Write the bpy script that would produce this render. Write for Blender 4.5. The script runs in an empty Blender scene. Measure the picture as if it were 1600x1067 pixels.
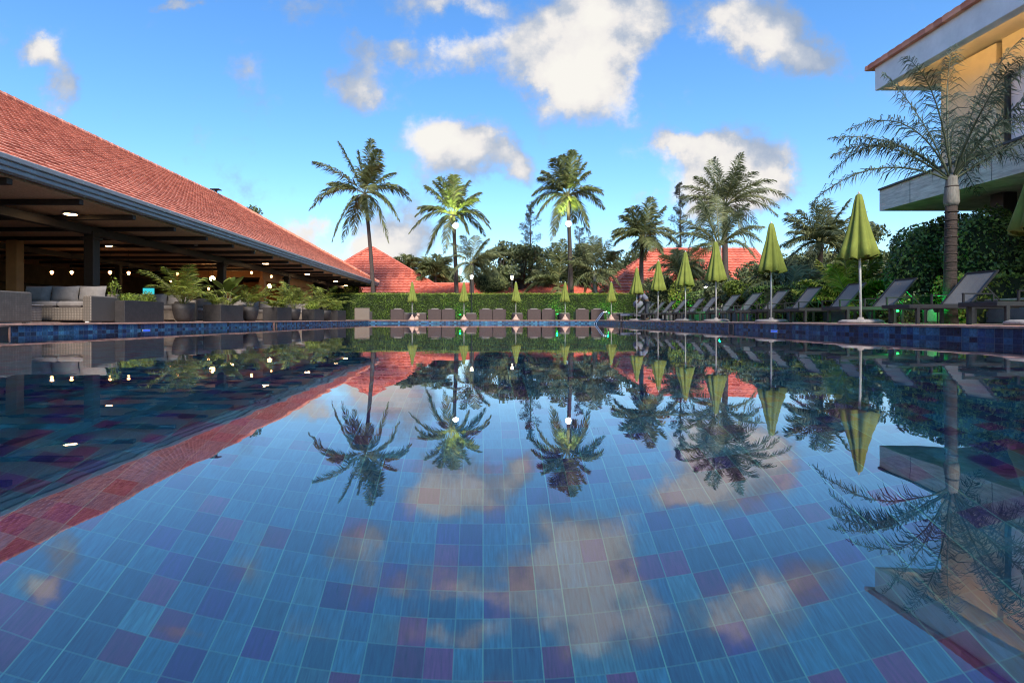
import bpy, math, random
import numpy as np
from mathutils import Vector, Matrix
R = math.radians
random.seed(7)
rng = np.random.default_rng(7)
scn = bpy.context.scene
COL = scn.collection

# ------------------------------------------------------------------ camera
F = 858.0            # focal length in photo pixels (photo 1600 wide)
CX, CY = 755.0, 498.0  # vanishing point of the pool axis in the photo
CH = 0.29            # camera height above the water
cam = bpy.data.cameras.new('camera')
cam.sensor_width = 36.0
cam.lens = F / 1600 * 36
cam.shift_x = (800 - CX) / 1600
cam.shift_y = -(533.5 - CY) / 1600
cam.clip_start = 0.02
cam.clip_end = 3000
camo = bpy.data.objects.new('camera', cam)
COL.objects.link(camo)
camo.location = (0, 0, CH)
camo.rotation_euler = (R(90), 0, 0)
scn.camera = camo

def W(px, py, Y):
    """world point seen at photo pixel px,py at distance Y"""
    return Vector(((px - CX) / F * Y, Y, CH + (CY - py) / F * Y))
def M(p, Y):
    return p / F * Y

# ------------------------------------------------------------------ render settings
scn.view_settings.view_transform = 'Standard'
scn.view_settings.look = 'None'
scn.view_settings.exposure = 0.75
scn.view_settings.gamma = 1.0
scn.render.engine = 'CYCLES'
scn.cycles.use_denoising = True
scn.cycles.filter_width = 1.1
scn.cycles.max_bounces = 10
scn.cycles.transmission_bounces = 6
scn.cycles.glossy_bounces = 4
scn.cycles.diffuse_bounces = 3
scn.cycles.caustics_refractive = True
scn.cycles.caustics_reflective = False
scn.cycles.sample_clamp_indirect = 6.0

# ------------------------------------------------------------------ world
SUN_EL, SUN_AZ = 40.0, 170.0     # azimuth clockwise from +Y
world = bpy.data.worlds.new('World')
scn.world = world
world.use_nodes = True
nt = world.node_tree
nt.nodes.clear()
def N(tree, typ, **kw):
    n = tree.nodes.new(typ)
    for k, v in kw.items():
        setattr(n, k, v)
    return n
def vmath(tree, op, a, b=None, c=None):
    n = N(tree, 'ShaderNodeVectorMath', operation=op)
    for i, s in enumerate((a, b, c)):
        if s is None: continue
        if isinstance(s, (tuple, list, Vector)): n.inputs[i].default_value = tuple(s)
        else: tree.links.new(s, n.inputs[i])
    return n
def fmath(tree, op, a, b=None, c=None, clamp=False):
    n = N(tree, 'ShaderNodeMath', operation=op)
    n.use_clamp = clamp
    for i, s in enumerate((a, b, c)):
        if s is None: continue
        if isinstance(s, (int, float)): n.inputs[i].default_value = s
        else: tree.links.new(s, n.inputs[i])
    return n.outputs[0]

sky = N(nt, 'ShaderNodeTexSky', sky_type='NISHITA')
sky.sun_disc = False
sky.sun_elevation = R(SUN_EL)
sky.sun_rotation = R(SUN_AZ)
sky.altitude = 0
sky.air_density = 1.3
sky.dust_density = 0.15
sky.ozone_density = 3.0
geo = N(nt, 'ShaderNodeTexCoord')
sep = N(nt, 'ShaderNodeSeparateXYZ')
nt.links.new(geo.outputs['Generated'], sep.inputs[0])
yy = fmath(nt, 'MAXIMUM', fmath(nt, 'ABSOLUTE', sep.outputs[1]), 0.02)
u = fmath(nt, 'DIVIDE', sep.outputs[0], yy)
v = fmath(nt, 'DIVIDE', sep.outputs[2], yy)
cmb = N(nt, 'ShaderNodeCombineXYZ')
nt.links.new(u, cmb.inputs[0]); nt.links.new(v, cmb.inputs[1])
nt.links.new(fmath(nt, 'SIGN', sep.outputs[1]), cmb.inputs[2])
# warp the lookup so the cloud outlines billow
wn = N(nt, 'ShaderNodeTexNoise'); wn.inputs['Scale'].default_value = 7.0; wn.inputs['Detail'].default_value = 8.0
wn.inputs['Roughness'].default_value = 0.62
nt.links.new(cmb.outputs[0], wn.inputs['Vector'])
w1 = vmath(nt, 'SUBTRACT', wn.outputs['Color'], (0.5, 0.5, 0.5))
w2 = vmath(nt, 'MULTIPLY', w1.outputs[0], (0.16, 0.13, 0.0))
uvw = vmath(nt, 'ADD', cmb.outputs[0], w2.outputs[0])
flat = vmath(nt, 'MULTIPLY', uvw.outputs[0], (1, 1, 0))
# direction-space cloud cells: photo-like cumulus groups (x, y, rx, ry, weight)
CL = [(890, 55, 118, 84, 1.4), (905, 135, 88, 84, 1.4), (955, 25, 95, 60, 1.0), (725, 88, 95, 34, 1.1), (1005, 20, 80, 50, .75),
      (985, 150, 45, 55, .4), (1160, 32, 85, 60, 1.3), (1215, 78, 68, 50, 1.2), (1290, 92, 50, 30, .8), (700, 8, 90, 30, 1.0),
      (500, 8, 100, 34, .6), (285, 2, 48, 12, .8), (66, 88, 44, 24, 1.0), (92, 138, 38, 42, .85), (572, 82, 55, 36, .95),
      (548, 136, 50, 38, .95), (630, 82, 24, 20, .5), (672, 232, 78, 60, 1.0), (745, 240, 70, 42, .9), (802, 262, 42, 36, .9), (745, 205, 40, 40, .6),
      (472, 352, 58, 32, 1.1), (615, 368, 80, 60, 1.15), (585, 398, 60, 32, 1.0), (1045, 224, 40, 36, 1.1), (1110, 240, 60, 44, 1.1),
      (1170, 262, 90, 72, 1.35), (1205, 300, 55, 50, 1.0), (1075, 300, 85, 58, .65), (1130, 310, 80, 45, .7), (368, 118, 55, 50, .5),
      (640, 330, 60, 60, .35), (1380, 130, 60, 50, .2), (350, 255, 60, 60, .35),
      (760, -140, 260, 70, .7), (1350, -220, 300, 90, .9), (200, -260, 280, 90, .8), (-400, 100, 200, 90, .8), (2100, 60, 240, 120, .9)]
acc = None
for (x, y, rx, ry, wt) in CL:
    uc, vc = (x - CX) / F, (CY - y) / F
    ia, ib = F / rx, F / ry
    m = vmath(nt, 'MULTIPLY_ADD', flat.outputs[0], (ia, ib, 0), (-uc * ia, -vc * ib, 0))
    l = vmath(nt, 'LENGTH', m.outputs[0])
    mr = N(nt, 'ShaderNodeMapRange', interpolation_type='SMOOTHSTEP')
    nt.links.new(l.outputs['Value'], mr.inputs[0])
    mr.inputs[1].default_value = 1.4; mr.inputs[2].default_value = 0.0
    mr.inputs[3].default_value = 0.0; mr.inputs[4].default_value = wt
    acc = mr.outputs[0] if acc is None else fmath(nt, 'ADD', acc, mr.outputs[0])
# fine wisps erode the cells
fn = N(nt, 'ShaderNodeTexNoise'); fn.inputs['Scale'].default_value = 11.0; fn.inputs['Detail'].default_value = 10.0
fn.inputs['Roughness'].default_value = 0.6
nt.links.new(cmb.outputs[0], fn.inputs['Vector'])
er = fmath(nt, 'MULTIPLY_ADD', fn.outputs['Fac'], 2.2, -1.30)
dens = fmath(nt, 'ADD', acc, er)
dm = N(nt, 'ShaderNodeMapRange', interpolation_type='SMOOTHSTEP')
nt.links.new(dens, dm.inputs[0]); dm.inputs[1].default_value = -0.05; dm.inputs[2].default_value = 0.85
# cloud shade: soft grey-lilac thin parts, cream-white cores, grey undersides
sh = N(nt, 'ShaderNodeTexNoise'); sh.inputs['Scale'].default_value = 6.5; sh.inputs['Detail'].default_value = 6.0
nt.links.new(cmb.outputs[0], sh.inputs['Vector'])
shade = fmath(nt, 'ADD', fmath(nt, 'MULTIPLY', dens, 0.52), fmath(nt, 'MULTIPLY_ADD', sh.outputs['Fac'], 2.6, -1.32))
cr = N(nt, 'ShaderNodeValToRGB')
nt.links.new(shade, cr.inputs[0])
e = cr.color_ramp.elements
e[0].position = 0.0; e[0].color = (0.36, 0.46, 0.64, 1)
e[1].position = 0.85; e[1].color = (1.0, 0.975, 0.92, 1)
m_ = e.new(0.32); m_.color = (0.55, 0.61, 0.72, 1)
m2_ = e.new(0.6); m2_.color = (0.93, 0.90, 0.88, 1)
clc = vmath(nt, 'MULTIPLY', cr.outputs[0], (4.9, 4.9, 4.9))
# grade the clear sky (deeper, cleaner blue as in the photograph)
skg = vmath(nt, 'MULTIPLY', sky.outputs[0], (0.87, 1.03, 1.25))
hs = N(nt, 'ShaderNodeHueSaturation'); hs.inputs['Saturation'].default_value = 1.12
nt.links.new(skg.outputs[0], hs.inputs['Color'])
mx = N(nt, 'ShaderNodeMix', data_type='RGBA')
nt.links.new(dm.outputs[0], mx.inputs['Factor'])
nt.links.new(hs.outputs[0], mx.inputs['A'])
nt.links.new(clc.outputs[0], mx.inputs['B'])
bg = N(nt, 'ShaderNodeBackground'); bg.inputs['Strength'].default_value = 0.115
nt.links.new(mx.outputs['Result'], bg.inputs['Color'])
wo = N(nt, 'ShaderNodeOutputWorld')
nt.links.new(bg.outputs[0], wo.inputs['Surface'])
world.cycles.sampling_method = 'MANUAL'
world.cycles.sample_map_resolution = 512

sun = bpy.data.lights.new('sun', 'SUN')
sun.energy = 3.5
sun.angle = R(14)
sun.color = (1.0, 0.93, 0.84)
suno = bpy.data.objects.new('sun', sun)
COL.objects.link(suno)
sd = Vector((math.sin(R(SUN_AZ)) * math.cos(R(SUN_EL)), math.cos(R(SUN_AZ)) * math.cos(R(SUN_EL)), math.sin(R(SUN_EL))))
suno.rotation_euler = sd.to_track_quat('Z', 'Y').to_euler()
suno.location = sd * 100

# ------------------------------------------------------------------ materials
def new_mat(name):
    m = bpy.data.materials.new(name); m.use_nodes = True
    t = m.node_tree
    return m, t, t.nodes['Principled BSDF']
def rgba(c): return (c[0], c[1], c[2], 1)
def mat(name, col, rough=0.6, var=0.15, scale=6.0, bump=0.0, bscale=60.0, metal=0.0, emit=0.0, ecol=None, stretch=(1, 1, 1), col2=None, spec=None):
    m, t, b = new_mat(name)
    tc = N(t, 'ShaderNodeTexCoord')
    mp = N(t, 'ShaderNodeMapping'); mp.inputs['Scale'].default_value = stretch
    t.links.new(tc.outputs['Object'], mp.inputs[0])
    n = N(t, 'ShaderNodeTexNoise'); n.inputs['Scale'].default_value = scale; n.inputs['Detail'].default_value = 6
    n.inputs['Roughness'].default_value = .65
    t.links.new(mp.outputs[0], n.inputs['Vector'])
    r = N(t, 'ShaderNodeValToRGB')
    t.links.new(n.outputs['Fac'], r.inputs[0])
    r.color_ramp.elements[0].position = .3; r.color_ramp.elements[1].position = .7
    lo = [c * (1 - var) for c in col]
    hi = col2 if col2 else [min(1, c * (1 + var)) for c in col]
    r.color_ramp.elements[0].color = rgba(lo); r.color_ramp.elements[1].color = rgba(hi)
    t.links.new(r.outputs[0], b.inputs['Base Color'])
    b.inputs['Roughness'].default_value = rough
    b.inputs['Metallic'].default_value = metal
    if spec is not None: b.inputs['Specular IOR Level'].default_value = spec
    if bump > 0:
        n2 = N(t, 'ShaderNodeTexNoise'); n2.inputs['Scale'].default_value = bscale; n2.inputs['Detail'].default_value = 4
        t.links.new(mp.outputs[0], n2.inputs['Vector'])
        bp = N(t, 'ShaderNodeBump'); bp.inputs['Strength'].default_value = bump; bp.inputs['Distance'].default_value = .02
        t.links.new(n2.outputs['Fac'], bp.inputs['Height']); t.links.new(bp.outputs[0], b.inputs['Normal'])
    if emit > 0:
        b.inputs['Emission Color'].default_value = rgba(ecol or col)
        b.inputs['Emission Strength'].default_value = emit
    return m
def leaf_mat(name, c1, c2, c3=None, trans=0.3, rough=0.5):
    m, t, b = new_mat(name)
    g = N(t, 'ShaderNodeNewGeometry')
    r = N(t, 'ShaderNodeValToRGB'); t.links.new(g.outputs['Random Per Island'], r.inputs[0])
    r.color_ramp.elements[0].color = rgba(c1); r.color_ramp.elements[1].color = rgba(c2)
    if c3: x = r.color_ramp.elements.new(.93); x.color = rgba(c2); r.color_ramp.elements[-1].color = rgba(c3)
    tc = N(t, 'ShaderNodeTexCoord')
    n = N(t, 'ShaderNodeTexNoise'); n.inputs['Scale'].default_value = 1.6; n.inputs['Detail'].default_value = 3
    t.links.new(tc.outputs['Object'], n.inputs['Vector'])
    br = fmath(t, 'MULTIPLY_ADD', n.outputs['Fac'], 2.4, -.2)
    mu = vmath(t, 'SCALE', r.outputs[0]); t.links.new(br, mu.inputs['Scale'])
    t.links.new(mu.outputs[0], b.inputs['Base Color'])
    b.inputs['Roughness'].default_value = rough
    b.inputs['Specular IOR Level'].default_value = .35
    tr = N(t, 'ShaderNodeBsdfTranslucent'); t.links.new(mu.outputs[0], tr.inputs[0])
    ms = N(t, 'ShaderNodeMixShader'); ms.inputs[0].default_value = trans
    t.links.new(b.outputs[0], ms.inputs[1]); t.links.new(tr.outputs[0], ms.inputs[2])
    t.links.new(ms.outputs[0], t.nodes['Material Output'].inputs[0])
    return m
def tile_mat(name, axes, size, cols, grout, gw=0.035, rough=.25, streak=True):
    """square pool tiles with a random glaze per tile; axes = the two object axes of the surface"""
    m, t, b = new_mat(name)
    tc = N(t, 'ShaderNodeTexCoord')
    s = N(t, 'ShaderNodeSeparateXYZ'); t.links.new(tc.outputs['Object'], s.inputs[0])
    a = fmath(t, 'DIVIDE', s.outputs[axes[0]], size[0]); c = fmath(t, 'DIVIDE', s.outputs[axes[1]], size[1])
    c = fmath(t, 'ADD', c, size[2] if len(size) > 2 else 0.0)
    cb = N(t, 'ShaderNodeCombineXYZ'); t.links.new(fmath(t, 'FLOOR', a), cb.inputs[0]); t.links.new(fmath(t, 'FLOOR', c), cb.inputs[1])
    wn = N(t, 'ShaderNodeTexWhiteNoise', noise_dimensions='3D'); t.links.new(cb.outputs[0], wn.inputs['Vector'])
    r = N(t, 'ShaderNodeValToRGB'); r.color_ramp.interpolation = 'CONSTANT'
    t.links.new(wn.outputs['Value'], r.inputs[0])
    el = r.color_ramp.elements
    while len(el) > 1: el.remove(el[-1])
    p = 0
    for i, (wgt, cc) in enumerate(cols):
        if i == 0: el[0].position = 0; el[0].color = rgba(cc)
        else:
            q = el.new(p); q.color = rgba(cc)
        p += wgt
    # streaky glaze
    mp = N(t, 'ShaderNodeMapping')
    mp.inputs['Scale'].default_value = (1, .12, 1) if streak else (1, 1, 1)
    t.links.new(tc.outputs['Object'], mp.inputs[0])
    addv = vmath(t, 'ADD', mp.outputs[0], wn.outputs['Color'])
    n = N(t, 'ShaderNodeTexNoise'); n.inputs['Scale'].default_value = 90 if streak else 25; n.inputs['Detail'].default_value = 5
    t.links.new(addv.outputs[0], n.inputs['Vector'])
    n3 = N(t, 'ShaderNodeTexNoise'); n3.inputs['Scale'].default_value = 1.3; n3.inputs['Detail'].default_value = 4
    t.links.new(tc.outputs['Object'], n3.inputs['Vector'])
    wsp = N(t, 'ShaderNodeSeparateXYZ'); t.links.new(wn.outputs['Color'], wsp.inputs[0])
    sc = fmath(t, 'MULTIPLY', fmath(t, 'MULTIPLY', fmath(t, 'MULTIPLY_ADD', n.outputs['Fac'], 1.9, .05), fmath(t, 'MULTIPLY_ADD', wsp.outputs[1], .7, .65)), fmath(t, 'MULTIPLY_ADD', n3.outputs['Fac'], .7, .65))
    mu = vmath(t, 'SCALE', r.outputs[0]); t.links.new(sc, mu.inputs['Scale'])
    def edge(x, w):
        f = fmath(t, 'FRACT', x)
        d = fmath(t, 'MINIMUM', f, fmath(t, 'SUBTRACT', 1.0, f))
        return fmath(t, 'LESS_THAN', d, w)
    wc = N(t, 'ShaderNodeTexWhiteNoise', noise_dimensions='1D'); t.links.new(fmath(t, 'ROUND', a), wc.inputs['W'])
    g = fmath(t, 'MAXIMUM', fmath(t, 'MULTIPLY', edge(a, gw), fmath(t, 'MULTIPLY_ADD', wc.outputs['Value'], .7, .3)), fmath(t, 'MULTIPLY', edge(c, gw), .28 if streak else .6))
    mx = N(t, 'ShaderNodeMix', data_type='RGBA')
    t.links.new(g, mx.inputs['Factor']); t.links.new(mu.outputs[0], mx.inputs['A']); mx.inputs['B'].default_value = rgba(grout)
    t.links.new(mx.outputs['Result'], b.inputs['Base Color'])
    b.inputs['Roughness'].default_value = rough
    return m
def wicker_mat(name, col, sc=55):
    m, t, b = new_mat(name)
    tc = N(t, 'ShaderNodeTexCoord')
    h = None
    for ax in ('X', 'Y', 'Z'):
        wv = N(t, 'ShaderNodeTexWave', wave_type='BANDS', bands_direction=ax); wv.inputs['Scale'].default_value = sc / 6.28
        wv.inputs['Distortion'].default_value = 1.0
        t.links.new(tc.outputs['Object'], wv.inputs['Vector'])
        h = wv.outputs['Fac'] if h is None else fmath(t, 'MULTIPLY', h, fmath(t, 'ADD', wv.outputs['Fac'], .25))
    r = N(t, 'ShaderNodeValToRGB'); t.links.new(h, r.inputs[0])
    r.color_ramp.elements[0].color = rgba([c * .55 for c in col]); r.color_ramp.elements[1].color = rgba([min(1, c * 1.5) for c in col])
    r.color_ramp.elements[1].position = .6
    t.links.new(r.outputs[0], b.inputs['Base Color']); b.inputs['Roughness'].default_value = .7
    bp = N(t, 'ShaderNodeBump'); bp.inputs['Strength'].default_value = .5; bp.inputs['Distance'].default_value = .01
    t.links.new(h, bp.inputs['Height']); t.links.new(bp.outputs[0], b.inputs['Normal'])
    return m
def roof_mat(name, c1, c2, step=.25):
    m, t, b = new_mat(name)
    g = N(t, 'ShaderNodeTexCoord')
    s = N(t, 'ShaderNodeSeparateXYZ'); t.links.new(g.outputs['Object'], s.inputs[0])
    cb = N(t, 'ShaderNodeCombineXYZ')
    t.links.new(fmath(t, 'FLOOR', fmath(t, 'DIVIDE', s.outputs[0], step)), cb.inputs[0])
    t.links.new(fmath(t, 'FLOOR', fmath(t, 'DIVIDE', s.outputs[1], step)), cb.inputs[1])
    wn = N(t, 'ShaderNodeTexWhiteNoise', noise_dimensions='3D'); t.links.new(cb.outputs[0], wn.inputs['Vector'])
    n = N(t, 'ShaderNodeTexNoise'); n.inputs['Scale'].default_value = .7; n.inputs['Detail'].default_value = 8; n.inputs['Roughness'].default_value = .7
    t.links.new(g.outputs['Object'], n.inputs['Vector'])
    f = fmath(t, 'ADD', fmath(t, 'MULTIPLY', wn.outputs['Value'], .45), fmath(t, 'MULTIPLY', n.outputs['Fac'], .6))
    r = N(t, 'ShaderNodeValToRGB'); t.links.new(f, r.inputs[0])
    r.color_ramp.elements[0].color = rgba(c1); r.color_ramp.elements[1].color = rgba(c2)
    r.color_ramp.elements[0].position = .15; r.color_ramp.elements[1].position = .85
    t.links.new(r.outputs[0], b.inputs['Base Color']); b.inputs['Roughness'].default_value = .75
    return m

MT = {}
MT['roof'] = roof_mat('terracotta_tiles', (.46, .135, .075), (.90, .38, .24))
MT['roof_far'] = roof_mat('far_terracotta', (.40, .085, .050), (.78, .22, .13), .6)
MT['gutter'] = mat('grey_gutter', (.27, .265, .265), .5, .12, 3)
MT['wood_dark'] = mat('dark_timber', (.016, .010, .007), .6, .4, 5, stretch=(1, 8, 1))
MT['ceiling'] = mat('brown_ceiling_board', (.55, .36, .22), .8, .25, 18)
MT['inner_wall'] = mat('brown_inner_wall', (.12, .08, .055), .8, .4, 2.5)
MT['tan_wall'] = mat('orange_plaster', (.42, .21, .09), .8, .15, 2)
MT['floor_in'] = mat('terrace_tiles', (.34, .24, .18), .5, .3, 4)
MT['coping'] = mat('terracotta_coping', (.42, .22, .16), .6, .35, 7, bump=.2)
MT['deck'] = mat('paved_deck', (.30, .20, .16), .7, .25, 3, bump=.15)
MT['grass'] = mat('grass', (.035, .06, .015), .9, .5, 3, bump=.4)
MT['planter'] = mat('dark_planter', (.030, .024, .022), .65, .35, 9, bump=.25, bscale=30)
MT['wicker'] = wicker_mat('grey_brown_wicker', (.17, .135, .105))
MT['wicker_dark'] = wicker_mat('dark_brown_wicker', (.075, .048, .042))
MT['cushion'] = mat('grey_cushion', (.20, .172, .152), .9, .18, 9, bump=.3, bscale=20)
MT['black_metal'] = mat('black_powder_coat', (.014, .014, .016), .45, .2, 20)
MT['sling'] = mat('charcoal_sling', (.155, .15, .14), .8, .18, 60, bump=.2, bscale=300)
MT['canopy'] = mat('lime_green_canvas', (.185, .215, .030), .85, .18, 5, bump=.15, bscale=200)
MT['pole'] = mat('pale_aluminium_pole', (.55, .53, .50), .4, .1, 8)
MT['concrete'] = mat('worn_concrete', (.30, .26, .23), .9, .3, 12, bump=.4)
MT['pink_concrete'] = mat('pinkish_concrete', (.50, .33, .25), .9, .25, 12, bump=.3)
MT['chrome'] = mat('chrome_rail', (.75, .76, .78), .15, .05, 5, metal=1)
MT['trunk'] = mat('palm_bark', (.075, .055, .045), .95, .5, 10, bump=.9, bscale=25, stretch=(1, 1, 4))
MT['trunk_smooth'] = mat('ringed_palm_bark', (.048, .034, .027), .95, .45, 6, bump=.9, bscale=12, stretch=(1, 1, 5))
MT['dark_stalk'] = mat('dark_frond_stalk', (.06, .075, .035), .6, .3, 6)
MT['near_shaft'] = mat('grey_crownshaft', (.20, .185, .155), .8, .45, 8, bump=.5, stretch=(4, 4, .6))
MT['shaft'] = mat('pale_crownshaft', (.34, .31, .25), .8, .35, 8, bump=.4, stretch=(3, 3, .6))
MT['bark'] = mat('tree_bark', (.07, .05, .035), .95, .4, 8, bump=.6)
MT['rachis'] = mat('frond_stalk', (.19, .18, .06), .6, .3, 6)
MT['palm_leaf'] = leaf_mat('coconut_leaf', (0.081, 0.098, 0.034), (0.237, 0.254, 0.094), (0.338, 0.270, 0.101))
MT['palm_leaf2'] = leaf_mat('fan_of_leaf', (0.086, 0.106, 0.046), (0.251, 0.265, 0.113), (0.291, 0.265, 0.106))
MT['areca'] = leaf_mat('areca_leaf', (0.094, 0.133, 0.019), (0.300, 0.325, 0.046), (0.406, 0.406, 0.077))
MT['big_leaf'] = leaf_mat('dark_palm_leaf', (0.026, 0.046, 0.031), (0.078, 0.108, 0.066), (0.108, 0.144, 0.060), .2)
MT['hedge'] = leaf_mat('hedge_leaf', (0.022, 0.054, 0.007), (0.132, 0.204, 0.024), (0.240, 0.312, 0.048), .2)
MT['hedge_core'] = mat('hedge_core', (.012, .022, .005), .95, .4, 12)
MT['bush'] = leaf_mat('bush_leaf', (0.038, 0.067, 0.017), (0.179, 0.252, 0.059), (0.336, 0.441, 0.084), .2, .35)
MT['tree'] = leaf_mat('tree_leaf', (0.051, 0.070, 0.027), (0.166, 0.186, 0.069), (0.195, 0.195, 0.078), .2)
MT['needle'] = leaf_mat('needle_leaf', (0.036, 0.041, 0.026), (0.102, 0.102, 0.066), None, .3)
MT['lime_leaf'] = leaf_mat('lime_leaf', (.10, .15, .015), (.30, .36, .05), (.42, .42, .08), .3)
MT['stone_slab'] = mat('travertine_cladding', (.66, .58, .48), .8, .30, 3, bump=.35, bscale=10, stretch=(1, 1, 7), col2=(.85, .77, .66))
MT['white_plaster'] = mat('white_plaster', (.78, .77, .75), .8, .1, 2)
MT['cream_plaster'] = mat('cream_plaster', (.76, .64, .42), .8, .1, 2)
MT['brick_wall'] = mat('pinkish_stone_wall', (.30, .22, .19), .9, .3, 7, bump=.5)
MT['dark_glass'] = mat('dark_glass', (.02, .022, .025), .08, .1, 2)
MT['curtain'] = mat('white_curtain', (.75, .76, .8), .8, .08, 10, stretch=(8, 8, .2))
MT['grey_wall'] = mat('grey_garden_wall', (.15, .145, .14), .9, .25, 4, bump=.3)
MT['thatch'] = mat('grey_thatch', (.17, .13, .10), .95, .5, 25, bump=.8, stretch=(6, 6, .5))
MT['towel'] = mat('lavender_towel', (.21, .21, .26), .9, .12, 12, bump=.3)
MT['shirt'] = mat('lavender_shirt', (.15, .15, .21), .9, .15, 12, bump=.3)
MT['trousers'] = mat('dark_trousers', (.03, .035, .05), .9, .2, 12)
MT['skin'] = mat('dark_skin', (.08, .045, .03), .6, .1, 10)
MT['hair'] = mat('black_hair', (.01, .009, .008), .8, .2, 30)
def emis(name, col, s):
    m, t, b = new_mat(name)
    b.inputs['Base Color'].default_value = rgba(col)
    b.inputs['Emission Color'].default_value = rgba(col); b.inputs['Emission Strength'].default_value = s
    return m
MT['warm_lamp'] = emis('warm_lamp', (1, .60, .30), 28)
MT['uplight'] = emis('uplight_strip', (1, .62, .26), 16)
MT['pendant'] = emis('pendant_bulb', (1, .45, .16), 7)
MT['flood'] = emis('floodlight_lens', (.92, 1, 1), 14)
MT['green_lamp'] = emis('green_led', (.02, 1, .12), 4)
MT['teal_screen'] = emis('teal_screen', (.05, .65, .75), .6)
MT['pool_lamp'] = emis('blue_pool_light', (.05, .15, 1), .5)
MT['lantern'] = emis('lantern_glass', (1, .93, .70), .9)

# ------------------------------------------------------------------ mesh builder
class MB:
    def __init__(s): s.v = []; s.f = []
    def add(s, vs, fs):
        o = len(s.v); s.v.extend([tuple(x) for x in vs]); s.f.extend([tuple(i + o for i in f) for f in fs]); return s
    def box(s, c, d, rz=0, bev=0, rx=0, ry=0):
        """box centred at c with size d; bev chamfers the edges"""
        hx, hy, hz = d[0] / 2, d[1] / 2, d[2] / 2
        b = min(bev, hx * .9, hy * .9, hz * .9)
        if b <= 0:
            vs = [(x, y, z) for z in (-hz, hz) for x, y in ((-hx, -hy), (hx, -hy), (hx, hy), (-hx, hy))]
            fs = [(3, 2, 1, 0), (4, 5, 6, 7), (0, 1, 5, 4), (1, 2, 6, 5), (2, 3, 7, 6), (3, 0, 4, 7)]
        else:
            def ring(ix, iy, z):
                return [(-ix + b, -iy, z), (ix - b, -iy, z), (ix, -iy + b, z), (ix, iy - b, z), (ix - b, iy, z), (-ix + b, iy, z), (-ix, iy - b, z), (-ix, -iy + b, z)]
            vs = ring(hx - b * .8, hy - b * .8, -hz) + ring(hx, hy, -hz + b) + ring(hx, hy, hz - b) + ring(hx - b * .8, hy - b * .8, hz)
            fs = [tuple(range(7, -1, -1)), tuple(range(24, 32))]
            for k in range(3):
                for i in range(8):
                    j = (i + 1) % 8
                    fs.append((k * 8 + i, k * 8 + j, k * 8 + 8 + j, k * 8 + 8 + i))
        mt = Matrix.Rotation(rz, 3, 'Z') @ Matrix.Rotation(ry, 3, 'Y') @ Matrix.Rotation(rx, 3, 'X')
        c = Vector(c)
        return s.add([mt @ Vector(p) + c for p in vs], fs)
    def bar(s, a, b, w, h=None):
        a, b = Vector(a), Vector(b); h = h or w
        d = (b - a); L = d.length; d.normalize()
        up = Vector((0, 0, 1)) if abs(d.z) < .95 else Vector((0, 1, 0))
        x = d.cross(up).normalized(); y = x.cross(d)
        vs = []
        for p in (a, b):
            for sx, sy in ((-1, -1), (1, -1), (1, 1), (-1, 1)): vs.append(p + x * sx * w / 2 + y * sy * h / 2)
        return s.add(vs, [(3, 2, 1, 0), (4, 5, 6, 7), (0, 1, 5, 4), (1, 2, 6, 5), (2, 3, 7, 6), (3, 0, 4, 7)])
    def tube(s, pts, rad, n=8, cap=True):
        pts = [Vector(p) for p in pts]; K = len(pts)
        if not hasattr(rad, '__len__'): rad = [rad] * K
        vs = []; fs = []
        prevx = None
        for i, p in enumerate(pts):
            d = (pts[min(i + 1, K - 1)] - pts[max(i - 1, 0)]).normalized()
            if prevx is None:
                up = Vector((0, 0, 1)) if abs(d.z) < .9 else Vector((1, 0, 0))
                x = d.cross(up).normalized()
            else:
                x = (prevx - d * prevx.dot(d)).normalized()
            prevx = x; y = d.cross(x)
            for k in range(n):
                a = 2 * math.pi * k / n
                vs.append(p + (x * math.cos(a) + y * math.sin(a)) * rad[i])
        for i in range(K - 1):
            for k in range(n):
                fs.append((i * n + k, i * n + (k + 1) % n, (i + 1) * n + (k + 1) % n, (i + 1) * n + k))
        if cap:
            fs.append(tuple(range(n - 1, -1, -1))); fs.append(tuple((K - 1) * n + k for k in range(n)))
        return s.add(vs, fs)
    def lathe(s, prof, c=(0, 0, 0), n=20, wob=None):
        vs = []; fs = []; K = len(prof)
        for i, (r, z) in enumerate(prof):
            for k in range(n):
                a = 2 * math.pi * k / n
                rr = r * (wob(k, i) if wob else 1)
                vs.append((c[0] + rr * math.cos(a), c[1] + rr * math.sin(a), c[2] + z))
        for i in range(K - 1):
            for k in range(n):
                fs.append((i * n + k, i * n + (k + 1) % n, (i + 1) * n + (k + 1) % n, (i + 1) * n + k))
        fs.append(tuple(range(n - 1, -1, -1))); fs.append(tuple((K - 1) * n + k for k in range(n)))
        return s.add(vs, fs)
    def poly(s, pts): return s.add(pts, [tuple(range(len(pts)))])
    def arr(s, V, Fc):
        o = len(s.v); s.v.extend(map(tuple, V.tolist())); s.f.extend(map(tuple, (Fc + o).tolist())); return s
    def build(s, name, m, parent=None, origin=None, smooth=False):
        me = bpy.data.meshes.new(name)
        vs = s.v
        if origin is not None:
            ox, oy, oz = origin; vs = [(a - ox, b - oy, c - oz) for a, b, c in vs]
        me.from_pydata(vs, [], s.f); me.update()
        if smooth: me.polygons.foreach_set('use_smooth', [True] * len(me.polygons))
        me.materials.append(MT[m] if isinstance(m, str) else m)
        o = bpy.data.objects.new(name, me); COL.objects.link(o)
        if parent: o.parent = parent
        elif origin is not None: o.location = origin
        return o
def tag(o, label=None, cat=None, group=None, kind=None):
    if label: o['label'] = label
    if cat: o['category'] = cat
    if group: o['group'] = group
    if kind: o['kind'] = kind
    return o
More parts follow.
